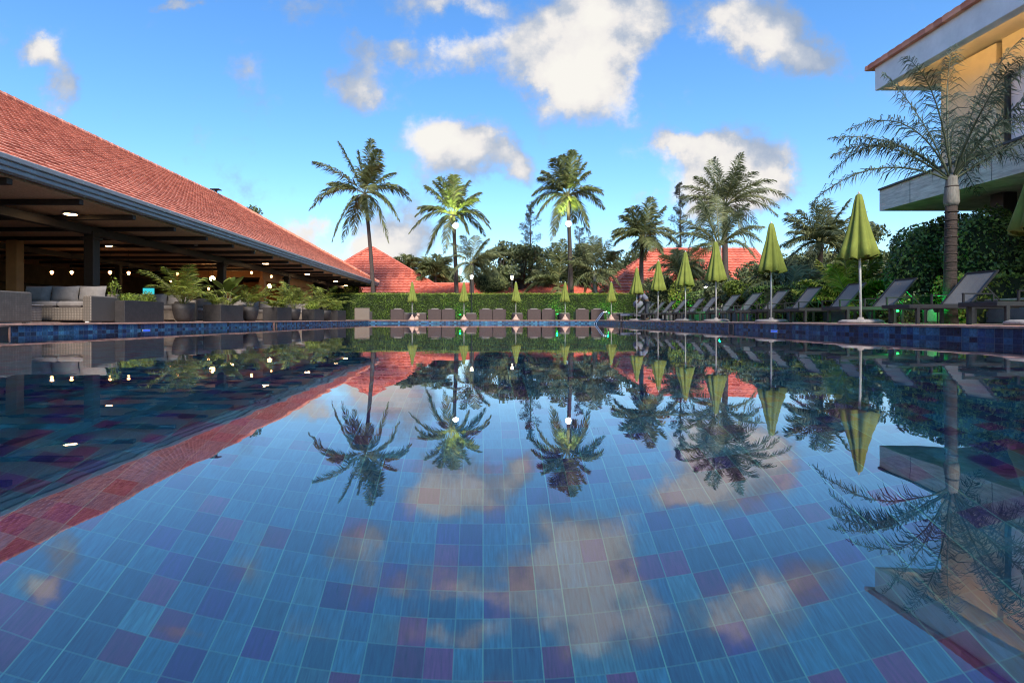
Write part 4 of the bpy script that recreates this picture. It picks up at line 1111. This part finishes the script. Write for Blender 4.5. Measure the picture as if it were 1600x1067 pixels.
# ------------------------------------------------------------------ loungers
def make_lounger():
    o = empty('sun_lounger', (0, 0, DZ), 0, '', 'sun lounger', 'black sun loungers along the right pool edge')
    # local: x from foot (0) to head (1.95), y width .62
    hw = .31; zs = .335
    f = MB()
    for y in (-hw, hw): f.box((.975, y, zs - .03), (1.95, .035, .07), bev=.006)
    for x in (.02, 1.93): f.box((x, 0, zs - .03), (.035, .62, .07), bev=.006)
    f.box((1.02, 0, zs - .035), (.03, .6, .03))
    f.build('frame', 'black_metal', o)
    for x in (.16, 1.12, 1.74):
        for y in (-hw, hw):
            MB().box((x, y, (zs - .05) / 2), (.055, .045, zs - .05), bev=.004).build('leg', 'black_metal', o)
    # sling seat, slightly sagging
    n = 12; vs = []; fs = []
    for i in range(n + 1):
        t = i / n; x = .04 + 1.06 * t
        for j in range(5):
            y = -.285 + .57 * j / 4
            vs.append((x, y, zs + .012 - .02 * math.sin(math.pi * j / 4) * math.sin(math.pi * t)))
    for i in range(n):
        for j in range(4): fs.append((i * 5 + j, (i + 1) * 5 + j, (i + 1) * 5 + j + 1, i * 5 + j + 1))
    vs2 = [(x, y, z - .012) for x, y, z in vs]; m_ = len(vs)
    b = MB(); b.add(vs, fs); b.add(vs2, [f_[::-1] for f_ in fs]); b.build('seat', 'sling', o)
    # backrest
    bx0, L, ang = 1.10, .76, R(50)
    d = Vector((math.cos(ang), 0, math.sin(ang))); nn = Vector((-math.sin(ang), 0, math.cos(ang))); p0 = Vector((bx0, 0, zs + .01))
    vs = []; fs = []
    for i in range(7):
        t = i / 6
        for j in range(5):
            y = -.275 + .55 * j / 4
            p = p0 + d * L * t + Vector((0, y, 0)) - nn * .02 * math.sin(math.pi * j / 4) * math.sin(math.pi * t)
            vs.append(tuple(p))
    for i in range(6):
        for j in range(4): fs.append((i * 5 + j, (i + 1) * 5 + j, (i + 1) * 5 + j + 1, i * 5 + j + 1))
    vs2 = [(x + .008, y, z - .008) for x, y, z in vs]
    b = MB(); b.add(vs, fs); b.add(vs2, [f_[::-1] for f_ in fs]); b.build('backrest', 'sling', o)
    fb = MB()
    for y in (-.29, .29): fb.bar(p0 + Vector((0, y, 0)), p0 + d * L + Vector((0, y, 0)), .03, .035)
    fb.bar(p0 + d * L + Vector((0, -.305, 0)), p0 + d * L + Vector((0, .305, 0)), .035)
    for y in (-.22, .22): fb.bar(p0 + d * L * .6 + Vector((.02, y, 0)), (1.80, y, zs - .02), .02)
    fb.build('back_frame', 'black_metal', o)
    for y in (-hw - .02, hw + .02):
        a = MB(); a.bar((.95, y, zs), (.95, y, zs + .19), .028); a.bar((.935, y, zs + .19), (1.48, y, zs + .19), .04, .022); a.bar((1.47, y, zs), (1.47, y, zs + .19), .028)
        a.build('armrest', 'black_metal', o)
    note(o); return o
lg = make_lounger()
XL = 7.38
yn = [7722 / r for r in (977, 810, 680, 601, 532, 480, 438, 404, 370, 348, 322, 302, 286, 270)]
desc = ['nearest black lounger at the right frame edge, only its foot and legs showing', 'big charcoal lounger in front of the near palm trunk', 'charcoal lounger edged by green light, left of the near palm trunk',
        'lounger just behind the tallest full umbrella pole', 'lounger with the white post behind it, left of the tallest full umbrella', 'lounger right of the fifth umbrella pole', 'lounger directly behind the fifth umbrella pole',
        'lounger left of the fifth umbrella with greenish top rail', 'lounger behind the brightest green spotlight', 'lounger right of the fourth umbrella from the far end', 'lounger behind the lantern umbrella pole',
        'third lounger from the person', 'second lounger from the person', 'pale-looking lounger next to the bending person']
for i, y in enumerate(yn):
    p = (XL + .0, y + .31, DZ)
    if i == 0: lg.location = p; lg['label'] = desc[0]
    else: dup(lg, p, random.uniform(-.02, .02), desc[i])
# garden wall and coping behind loungers
gw_ = empty('garden_wall', (10.4, 19, DZ), 0, 'low grey garden wall behind the row of loungers', 'wall')
MB().box((0, 0, .22), (.25, 20, .44), bev=.02).build('wall', 'grey_wall', gw_); MB().box((0, 0, .46), (.32, 20.1, .05), bev=.015).build('cap', 'concrete', gw_)
for i, (px, top, Y) in enumerate([(1251, 438, 18.5), (1218, 425, 21)]):
    w_ = W(px, top, Y)
    o = empty('garden_post', (w_.x, Y, DZ), 0, ['plain white post standing behind the loungers', 'thin grey pole behind the fifth right umbrella'][i], 'post')
    MB().tube([(0, 0, 0), (0, 0, w_.z - DZ)], .045 - .015 * i, 10).lathe([(.06, 0), (.06, .03)], n=10).build('shaft', 'pole', o)
st = empty('stone_block', T(1462, 10.9), .3, 'rough pale stone block at the foot of the near palm', 'stone'); MB().box((0, 0, .14), (.26, .2, .28), bev=.04).build('block', 'pink_concrete', st)

# ------------------------------------------------------------------ wicker furniture at the far end
def wicker_chair(o, w=.86, h=.68, seat=.38, d=.8, m='wicker_dark'):
    # back faces -y (towards the pool)
    MB().box((0, -d / 2 + .07, h / 2 + .01), (w, .14, h), bev=.02).build('backrest', m, o)
    MB().box((0, .05, seat / 2 + .02), (w - .3, d - .16, seat), bev=.02).build('seat', m, o)
    for s in (-1, 1): MB().box((s * (w / 2 - .07), .06, .28), (.14, d - .14, .54), bev=.02).build('armrest', m, o)
    MB().box((0, .06, seat + .08), (w - .32, d - .22, .12), bev=.04).build('cushion', 'cushion', o)
    MB().box((0, -d / 2 + .22, seat + .22), (w - .34, .12, .32), bev=.05, rx=-.15).build('pillow', 'cushion', o)
pxs = [(622, 'leftmost dark wicker armchair of the far row, standing alone'), (680, 'left armchair of the pair between the first two far umbrellas'), (701, 'right armchair of the pair between the first two far umbrellas'),
       (759, 'left armchair of the pair between the second and middle far umbrellas'), (780, 'right armchair of the pair between the second and middle far umbrellas'),
       (834, 'left armchair of the pair right of the middle far umbrella'), (856, 'right armchair of the pair right of the middle far umbrella'),
       (908, 'left armchair of the pair behind the pool ladder'), (932, 'right armchair of the pair behind the pool ladder')]
pr = None
for i, (px, lab) in enumerate(pxs):
    loc = T(px, 35.2 + .4)
    if pr is None:
        pr = empty('wicker_armchair', loc, 0, lab, 'armchair', 'dark wicker armchairs before the hedge'); wicker_chair(pr); note(pr)
    else: dup(pr, loc, random.uniform(-.03, .03), lab)
pr = None
for i, (px, lab) in enumerate([(658, 'low wicker stool behind the leftmost far umbrella'), (736, 'low wicker stool right of the second far umbrella'), (808, 'low wicker stool behind the middle far umbrella'), (881, 'low wicker stool behind the fourth far umbrella'), (964, 'low wicker stool right of the rightmost far umbrella'), (640, 'low wicker stool left of the leftmost far umbrella')]):
    loc = T(px, 35.4)
    if pr is None:
        pr = empty('wicker_stool', loc, 0, lab, 'stool', 'low wicker stools before the hedge')
        MB().box((0, 0, .2), (.72, .55, .36), bev=.02).build('body', 'wicker_dark', pr); MB().box((0, 0, .42), (.66, .5, .08), bev=.03).build('cushion', 'cushion', pr); note(pr)
    else: dup(pr, loc, random.uniform(-.05, .05), lab)
cc = empty('wicker_armchair', T(568, 34.9), 0, 'grey wicker armchair at the left far corner of the pool', 'armchair')
wicker_chair(cc, .95, .75, .38, .9, 'wicker')

# ------------------------------------------------------------------ left lounge: sofas facing the camera
def pillow(b, c, d, rx=0, rz=0):
    n = 8; vs = []; fs = []
    for s in (0, 1):
        for i in range(n + 1):
            for j in range(n + 1):
                u_, v_ = i / n * 2 - 1, j / n * 2 - 1
                e_ = (1 - u_ ** 4) * (1 - v_ ** 4)
                y = (1 if s else -1) * d[1] / 2 * (e_ ** .5 if e_ > 0 else 0)
                pin = 1 - .05 * (1 - abs(u_)) * abs(v_) - .05 * (1 - abs(v_)) * abs(u_)
                vs.append(Vector((u_ * d[0] / 2 * pin, y + random.uniform(-.006, .006), v_ * d[2] / 2 * pin)))
    k = (n + 1) ** 2
    for s in (0, 1):
        for i in range(n):
            for j in range(n):
                q = (s * k + i * (n + 1) + j, s * k + (i + 1) * (n + 1) + j, s * k + (i + 1) * (n + 1) + j + 1, s * k + i * (n + 1) + j + 1)
                fs.append(q if s == 0 else q[::-1])
    mt = Matrix.Rotation(rz, 3, 'Z') @ Matrix.Rotation(rx, 3, 'X')
    b.add([mt @ v_ + Vector(c) for v_ in vs], fs)
def sofa():
    """two-and-a-half seat wicker sofa, front towards -y, right arm at x=0"""
    o = empty('wicker_sofa', (0, 0, DZ), 0, '', 'sofa', 'wicker sofas on the restaurant terrace')
    MB().box((-1.15, .05, .20), (2.1, .80, .30), bev=.02).build('seat_base', 'wicker', o)
    MB().box((-1.15, .52, .36), (2.3, .14, .66), bev=.02).build('backrest', 'wicker', o)
    for x in (-.1, -2.2): MB().box((x, .02, .32), (.2, .9, .60), bev=.025).build('armrest', 'wicker', o)
    for k in range(3):
        b = MB(); pillow(b, (-.53 - k * .66, .0, .43), (.65, .78, .17)); b.v = [(x, y, z) for x, y, z in b.v]
        b = MB(); b.box((-.53 - k * .65, -.0, .42), (.64, .78, .15), bev=.05); b.build('seat_cushion', 'cushion', o, smooth=False)
        b = MB(); pillow(b, (-.53 - k * .66, .36, .68), (.66, .24, .42), rx=-.18, rz=random.uniform(-.06, .06)); b.build('back_cushion', 'cushion', o, smooth=True)
    for x in (-.1, -2.2):
        for y in (-.38, .5): MB().box((x, y, .02), (.08, .08, .04)).build('foot', 'pole', o)
    note(o); return o
so = sofa()
sl_ = ['near grey-cushioned wicker sofa left of the first planter box', 'wicker sofa showing between the first planter box and the potted palm', 'wicker sofa behind the second planter box', 'wicker sofa behind the third planter box', 'wicker sofa behind the fourth planter box']
for i, (x, y) in enumerate([(-8.98, 13.0), (-9.25, 17.2), (-9.0, 21.0), (-8.8, 24.9), (-8.6, 28.4)]):
    if i == 0: so.location = (x, y, DZ); so['label'] = sl_[0]
    else: dup(so, (x, y, DZ), 0, sl_[i])
ot = empty('wicker_coffee_table', (-10.25, 12.0, DZ), 0, 'square wicker coffee table before the near sofa', 'coffee table')
MB().box((0, 0, .2), (.75, .6, .34), bev=.02).build('body', 'wicker', ot); MB().box((0, 0, .39), (.80, .65, .03), bev=.01).build('table_top', 'concrete', ot)
s2 = dup(so, (-9.0, 10.35, DZ), math.pi, 'wicker sofa back at the left frame edge', None)
s2.location = (-12.3 + .95, 10.6, DZ)

# ------------------------------------------------------------------ planters and pots on the left edge
def edgeP(px):
    r = CX - px; Y = 8288 / (r + 62.6); return Vector((-(9.66 - .073 * Y), Y, DZ))
random.seed(77)
def boxplanter(c0, c1, label):
    a, b_ = edgeP(c0), edgeP(c1); L = b_.y - a.y
    o = empty('planter_box', (a.x - .3, a.y + L / 2, DZ), R(-4.2), label, 'planter', 'dark planter boxes along the left pool edge')
    b = MB(); w = .6; h = .54
    for s in (-1, 1): b.box((s * (w / 2 - .02), 0, h / 2), (.04, L, h), bev=.008); b.box((0, s * (L / 2 - .02), h / 2), (w - .085, .04, h - .004), bev=.008)
    b.build('box', 'planter', o)
    MB().box((0, 0, h - .07), (w - .1, L - .1, .04)).build('soil', 'bark', o)
    return o, L
def potlathe(px, label, s=1.0):
    a = edgeP(px)
    o = empty('round_pot', (a.x - .28, a.y + .15, DZ), 0, label, 'plant pot', 'tapered round pots along the left pool edge')
    MB().lathe([(.17 * s, 0), (.24 * s, .12 * s), (.29 * s, .35 * s), (.30 * s, .52 * s), (.26 * s, .52 * s), (.24 * s, .46 * s)], n=26).build('pot', 'planter', o, smooth=True)
    MB().lathe([(.24 * s, .44 * s), (.24 * s, .455 * s)], n=16).build('soil', 'bark', o)
    return o
def fern(name, loc, label, n, L, leafL, cat='potted plant', mt='areca', width=.016, stems=None, up=.9, rr=.008, group=None):
    o = empty(name, loc, 0, label, cat, group)
    lb = MB(); rb = MB()
    for k in range(n):
        a = random.uniform(0, 6.28); el = random.uniform(.25, 1.2) * up; l = L * random.uniform(.65, 1.1)
        tip = Vector((math.cos(a) * math.cos(el) * l, math.sin(a) * math.cos(el) * l, math.sin(el) * l * .9))
        c_ = tip * .5 + Vector((0, 0, l * .32))
        frond(lb, rb, (random.uniform(-.04, .04), random.uniform(-.04, .04), 0), c_, tip, leafL, 26, width, .4, stalk=.2, rr=rr)
    lb.build('fronds', mt, o); rb.build('stalks', 'rachis', o, smooth=True)
    return o
def broad(name, loc, label, n, H, mt='areca', spread=.25, cat='potted plant'):
    o = empty(name, loc, 0, label, cat)
    lb = MB(); sb = MB()
    for k in range(n):
        a = random.uniform(0, 6.28); r = random.uniform(0, spread); h = H * random.uniform(.45, 1)
        b0 = Vector((r * .3 * math.cos(a), r * .3 * math.sin(a), 0)); b1 = Vector((r * math.cos(a), r * math.sin(a), h * .6))
        sb.tube([b0, b1], [.012, .006], 5, cap=False)
        out = Vector((math.cos(a), math.sin(a), 1.3)).normalized(); side = Vector((-math.sin(a), math.cos(a), 0)); L = h * .5
        vs = []
        for i in range(6):
            t = i / 5; w = .11 * math.sin(math.pi * min(1, t * .9 + .08)) * (H / .8)
            p = b1 + out * L * t + Vector((math.cos(a), math.sin(a), -.3)) * L * .35 * t * t
            vs += [p - side * w + Vector((0, 0, .02)), p, p + side * w + Vector((0, 0, .02))]
        fs = []
        for i in range(5):
            for j in range(2): fs.append((i * 3 + j, i * 3 + j + 1, i * 3 + j + 4, i * 3 + j + 3))
        lb.add(vs, fs)
    lb.build('leaves', mt, o, smooth=True); sb.build('stems', 'rachis', o); return o
def scatter_shrub(name, loc, label, r, n, ls, mt, cat='potted plant'):
    o = empty(name, loc, 0, label, cat)
    b = MB(); q, nn = ellipsoid_pts(n, (0, 0, r[2] * .6), r, .4); q[:, 2] = np.maximum(q[:, 2], .0)
    leaf_cards(b, q, ls, .4, nn, 2); b.build('leaves', mt, o)
    s = MB()
    for k in range(9):
        a = random.uniform(0, 6.28); s.tube([(0, 0, 0), (r[0] * .6 * math.cos(a), r[1] * .6 * math.sin(a), r[2])], [.012, .004], 4)
    s.build('stems', 'bark', o); return o
BP = [(199, 260, 'first and largest-looking dark planter box beside the near sofa'), (348, 383, 'second dark planter box, holding upright broad leaves'), (435.5, 458, 'third dark planter box, holding ferns'), (493, 508, 'fourth dark planter box'), (529.5, 542, 'fifth and farthest dark planter box')]
boxes = [boxplanter(a, b_, l) for a, b_, l in BP]
PT = [(297, 'tapered round pot holding the big arching palm'), (400, 'round pot between the second and third planter boxes'), (467, 'round pot between the third and fourth planter boxes'), (515, 'small-looking round pot between the fourth and fifth planter boxes')]
pots = [potlathe(a, l) for a, l in PT]
hs_ = .48
def on(o, dy=0, dx=0, z=hs_): return Vector((o.location.x + dx, o.location.y + dy, DZ + z))
p0 = on(pots[0][0] if isinstance(pots[0], tuple) else pots[0], z=.45)
fern('potted_palm', p0, 'big arching potted palm in the first round pot', 22, 1.5, .36, 'potted palm', 'areca', .018, up=1.0, rr=.014)
b0 = boxes[0][0]
scatter_shrub('variegated_shrub', on(b0, -.1, 0), 'low pale-green bushy plant in the first planter box', (.27, .62, .17), 1500, .05, 'lime_leaf')
scatter_shrub('sapling', on(b0, -.62, -.1), 'thin twiggy sapling with yellowish leaves in the first planter box', (.18, .18, .42), 160, .09, 'lime_leaf')
scatter_shrub('leafy_plant', on(b0, .5, .05), 'small leafy plant at the far end of the first planter box', (.2, .2, .22), 420, .07, 'areca')
b1_ = boxes[1][0]
broad('broadleaf_plant', on(b1_, .15), 'upright plant with large paddle leaves in the second planter box', 13, 1.15, 'areca', .4)
fern('fern_plant', on(b1_, -.5), 'spreading fern at the near end of the second planter box', 16, .55, .14)
fern('fern_plant', on(b1_, .55), 'spreading fern at the far end of the second planter box', 14, .55, .14)
fern('potted_palm', on(pots[1], z=.45), 'droopy yellowish potted palm in the second round pot', 18, 1.35, .30, 'potted palm', 'areca', .02, up=1.0)
b2_ = boxes[2][0]
fern('fern_plant', on(b2_, -.45), 'fern at the near end of the third planter box', 18, .65, .16)
fern('fern_plant', on(b2_, .15), 'fern in the middle of the third planter box', 16, .7, .16)
scatter_shrub('leafy_plant', on(b2_, .5), 'leafy plant at the far end of the third planter box', (.25, .3, .35), 700, .08, 'areca')
fern('potted_palm', on(pots[2], z=.45), 'wide arching potted palm in the third round pot', 22, 1.6, .34, 'potted palm', 'areca', .022, up=.9)
b3_ = boxes[3][0]
scatter_shrub('leafy_plant', on(b3_, -.2), 'yellow-green plant filling the fourth planter box', (.3, .6, .3), 1200, .08, 'lime_leaf')
fern('fern_plant', on(b3_, .3), 'fern rising from the fourth planter box', 15, .8, .2)
fern('potted_palm', on(pots[3], z=.45), 'arching potted palm in the farthest round pot', 20, 1.6, .34, 'potted palm', 'areca', .022, up=.95)
b4_ = boxes[4][0]
scatter_shrub('leafy_plant', on(b4_, 0), 'yellow-green plant filling the farthest planter box', (.3, .6, .35), 1200, .08, 'lime_leaf')
fern('fern_plant', on(b4_, -.3), 'fern rising from the farthest planter box', 14, .7, .2)

# ------------------------------------------------------------------ pool ladder
la = empty('pool_ladder', (XR, 31.0, DZ), 0, 'chrome pool ladder with looped handrails at the right far corner', 'ladder')
for s in (-.24, .24):
    pts = [(.36, s, 0), (.36, s, .3), (.33, s, .44), (.24, s, .53), (.12, s, .56), (0, s, .50), (-.12, s, .36), (-.45, s, -.10), (-.52, s, -.28), (-.52, s, -1.1)]
    MB().tube([(x * .85, y, z * .85 if z > 0 else z) for x, y, z in pts], .02, 10).build('handrail', 'chrome', la, smooth=True)
for z in (-.35, -.62, -.9): MB().box((-.52, 0, z), (.09, .46, .03), bev=.008).build('step', 'chrome', la)

# ------------------------------------------------------------------ floodlights and lanterns
def flood(px, py, Y, basepx, label):
    p = W(px, py, Y); o = empty('floodlight_pole', (p.x, Y, DZ), 0, label, 'floodlight', 'floodlights on poles under the palm crowns')
    H = p.z - DZ
    MB().tube([(0, 0, 0), (0, 0, H - .15)], [.05, .035], 8).build('pole', 'wood_dark', o)
    MB().box((0, .06, H), (.42, .18, .36), bev=.03).build('housing', 'gutter', o)
    MB().lathe([(.02, -.02), (.20, 0), (.21, .02)], n=16).build('lens', 'flood', o)
    l = [c for c in children(o) if c.name.startswith('lens')][0]; l.rotation_euler = (R(90), 0, 0); l.location = (0, -.07, H)
    sl2 = bpy.data.lights.new('flood_beam', 'SPOT'); sl2.energy = 650; sl2.color = (.75, 1.0, .35); sl2.spot_size = R(115); sl2.spot_blend = .6; sl2.shadow_soft_size = .15
    so2 = bpy.data.objects.new('flood_beam', sl2); COL.objects.link(so2); so2.location = (p.x - .15, Y - .45, p.z + .2); so2.rotation_euler = (R(170), 0, 0)
flood(712, 353, 42.2, 712, 'white floodlight on a pole under the left lit palm crown')
flood(888, 350, 41.4, 888, 'brilliant white floodlight on a pole under the right lit palm crown')
def lantern(px, py, Y, label):
    p = W(px, py, Y); o = empty('garden_lantern', (p.x, Y, DZ), 0, label, 'lantern', 'lanterns on posts in the garden'); H = p.z - DZ
    MB().tube([(0, 0, 0), (0, 0, H - .16)], [.05, .035], 8).build('post', 'black_metal', o)
    MB().lathe([(.07, H - .16), (.15, H + .12)], n=6).build('glass', 'lantern', o)
    MB().lathe([(.19, H + .12), (.17, H + .15), (.03, H + .27), (.01, H + .32)], n=6).build('cap', 'black_metal', o)
    point('lantern_glow', (p.x, Y - .3, p.z), (1, .9, .6), 30, .1)
lantern(800, 434, 43, 'glowing garden lantern beside the dome topiary')
lantern(1104, 452, 28, 'glowing garden lantern beside the third right umbrella')
lantern(737, 433, 40, 'grey garden lantern on a stout post behind the hedge')
def greenspot(px, py, Y, label, e=10, off=(0, .25, .1)):
    p = W(px, py, Y); o = empty('green_spotlight', (p.x, p.y, DZ), 0, label, 'spotlight', 'green garden spotlights')
    H = max(.06, p.z - DZ)
    MB().tube([(0, 0, 0), (0, 0, H - .03)], .012, 6).build('spike', 'black_metal', o)
    MB().lathe([(.05, H - .05), (.065, H), (.065, H + .04)], n=12).build('housing', 'black_metal', o)
    MB().lathe([(.02, H + .03), (.055, H + .05), (.05, H + .075), (.01, H + .085)], n=12).build('lens', 'green_lamp', o, smooth=True)
    point('green_glow', (p.x + off[0], p.y + off[1], DZ + H + .15 + off[2]), (0, 1, .12), e, .06)
greenspot(719, 493, 39.6, 'green spotlight glowing on the hedge left of the second far umbrella', 12)
greenspot(871, 492, 39.6, 'green spotlight glowing on the hedge left of the fourth far umbrella', 18)
greenspot(951, 490, 39.6, 'green spotlight glowing on the hedge behind the rightmost far umbrella', 18)
greenspot(1122, 491, 18.8, 'brightest green spotlight, under a lounger by the fourth right umbrella', 8, (0, -.1, -.1))
greenspot(1465, 484, 10.4, 'green spotlight between the two nearest large loungers', 5, (.1, .1, -.05))
greenspot(1062, 492, 26, 'small green spotlight under the climbing shrub', 12)
greenspot(1345, 484, 13.6, 'green spotlight hidden behind the tallest full umbrella pole, lighting the areca', 5, (0, .6, .2))
greenspot(1400, 490, 11.9, 'green spotlight under the green-edged lounger', 9, (0, 0, .0))

# ------------------------------------------------------------------ bending person and towel lounger
def skin_mesh(name, nodes, edges, parent, m, sub=2, root=0):
    me = bpy.data.meshes.new(name); me.from_pydata([n_[0] for n_ in nodes], edges, [])
    o = bpy.data.objects.new(name, me); COL.objects.link(o)
    md = o.modifiers.new('skin', 'SKIN')
    sv = me.skin_vertices[0].data
    for i, n_ in enumerate(nodes):
        sv[i].radius = (n_[1], n_[2] if len(n_) > 2 else n_[1]); sv[i].use_root = (i == root)
    o.modifiers.new('sub', 'SUBSURF').levels = sub
    dg = bpy.context.evaluated_depsgraph_get()
    nm = bpy.data.meshes.new_from_object(o.evaluated_get(dg))
    bpy.data.objects.remove(o)
    nm.polygons.foreach_set('use_smooth', [True] * len(nm.polygons))
    nm.materials.clear(); nm.materials.append(MT[m])
    r = bpy.data.objects.new(name, nm); COL.objects.link(r); r.parent = parent
    return r
pp = T(1010, 27.2)
pe = empty('person', (pp.x, pp.y, DZ), 0, 'person in a lavender top and dark trousers bending over a lounger, holding a towel', 'person')
# local axes: bending toward -x; body: hips at z .92
body = [((.06, 0, .93), .15, .13), ((-.08, 0, 1.12), .15, .12), ((-.24, 0, 1.26), .17, .12), ((-.34, 0, 1.33), .13, .11), ((-.42, 0, 1.37), .06), ((-.50, 0, 1.38), .085, .085), ((-.58, 0, 1.37), .09, .08), ((-.66, 0, 1.34), .045, .05),
        ((.06, -.10, .86), .10), ((-.02, -.11, .50), .068), ((.06, -.11, .09), .045), ((-.08, -.11, .035), .038, .03), ((-.15, -.11, .03), .03, .02),
        ((.06, .10, .86), .10), ((.02, .11, .50), .068), ((.12, .11, .09), .045), ((-.02, .11, .035), .038, .03), ((-.10, .11, .03), .03, .02),
        ((-.31, -.19, 1.29), .065), ((-.38, -.24, 1.05), .045), ((-.50, -.18, .86), .034), ((-.56, -.16, .80), .03, .018),
        ((-.31, .19, 1.29), .065), ((-.38, .24, 1.05), .045), ((-.52, .18, .88), .034), ((-.58, .16, .82), .03, .018)]
be = [(0, 1), (1, 2), (2, 3), (3, 4), (4, 5), (5, 6), (6, 7), (0, 8), (8, 9), (9, 10), (10, 11), (11, 12), (0, 13), (13, 14), (14, 15), (15, 16), (16, 17), (3, 18), (18, 19), (19, 20), (20, 21), (3, 22), (22, 23), (23, 24), (24, 25)]
n0 = len(body)
for side, hi in ((-1, 21), (1, 25)):
    hx, hy, hzz = body[hi][0]
    for k, (dx, dy, dz_) in enumerate(((-.05, -.028, -.055), (-.06, -.01, -.065), (-.055, .01, -.06), (-.045, .026, -.05), (-.01, -.035 * side, -.045))):
        i = len(body); body.append(((hx + dx * .5, hy + dy, hzz + dz_ * .55), .009)); body.append(((hx + dx * .8, hy + dy * 1.1, hzz + dz_ * 1.2), .007))
        be += [(hi, i), (i, i + 1)]
skin_mesh('body', body, be, pe, 'skin')
shirt = [((.03, 0, .98), .175, .15), ((-.08, 0, 1.13), .185, .15), ((-.24, 0, 1.27), .20, .15), ((-.33, 0, 1.33), .15, .13),
         ((-.31, -.19, 1.29), .085), ((-.37, -.235, 1.08), .062), ((-.31, .19, 1.29), .085), ((-.37, .235, 1.08), .062)]
skin_mesh('shirt', shirt, [(0, 1), (1, 2), (2, 3), (3, 4), (4, 5), (3, 6), (6, 7)], pe, 'shirt')
tr_ = [((.06, 0, .93), .165, .15), ((.06, -.10, .85), .115), ((-.02, -.11, .50), .085), ((.06, -.11, .13), .065), ((.06, .10, .85), .115), ((.02, .11, .50), .085), ((.12, .11, .13), .065)]
skin_mesh('trousers', tr_, [(0, 1), (1, 2), (2, 3), (0, 4), (4, 5), (5, 6)], pe, 'trousers')
hb_ = MB(); hb_.lathe([(.01, .0), (.075, .02), (.105, .07), (.10, .13), (.06, .17), (.01, .18)], (-.55, 0, 1.345), 14); hb_.build('hair', 'hair', pe, smooth=True)
tw = empty('towel_bundle', (pp.x - .42, pp.y, DZ), 0, 'bulky lavender towel bundle held by the bending person', 'towel')
b = MB(); 
q = MB(); q.lathe([(.02, .60), (.10, .62), (.17, .72), (.20, .84), (.16, .94), (.08, .99), (.01, 1.0)], (0, 0, 0), 18, lambda k, i: 1 + .22 * math.sin(k * 2.1 + i) + .15 * math.sin(k * .8))
q.build('cloth', 'towel', tw, smooth=True)
dl = dup(lg, (7.05, 28.75, DZ), 0, 'farthest lounger, spread with a pale towel beside the bending person')
tl = empty('towel', (7.05, 28.75, DZ), 0, 'pale towel draped over the farthest lounger', 'towel')
b = MB(); n = 14; vs = []; fs = []
for i in range(n + 1):
    for j in range(9):
        x = .05 + 1.1 * i / n; y = -.42 + .84 * j / 8
        z = .362 + .012 * math.sin(i * 1.7 + j) if abs(y) < .34 else .24
        if abs(y) > .34: y = math.copysign(.345, y)
        vs.append((x, y, z))
for i in range(n):
    for j in range(8): fs.append((i * 9 + j, (i + 1) * 9 + j, (i + 1) * 9 + j + 1, i * 9 + j + 1))
b.add(vs, fs); b.build('cloth', 'towel', tl, smooth=True)
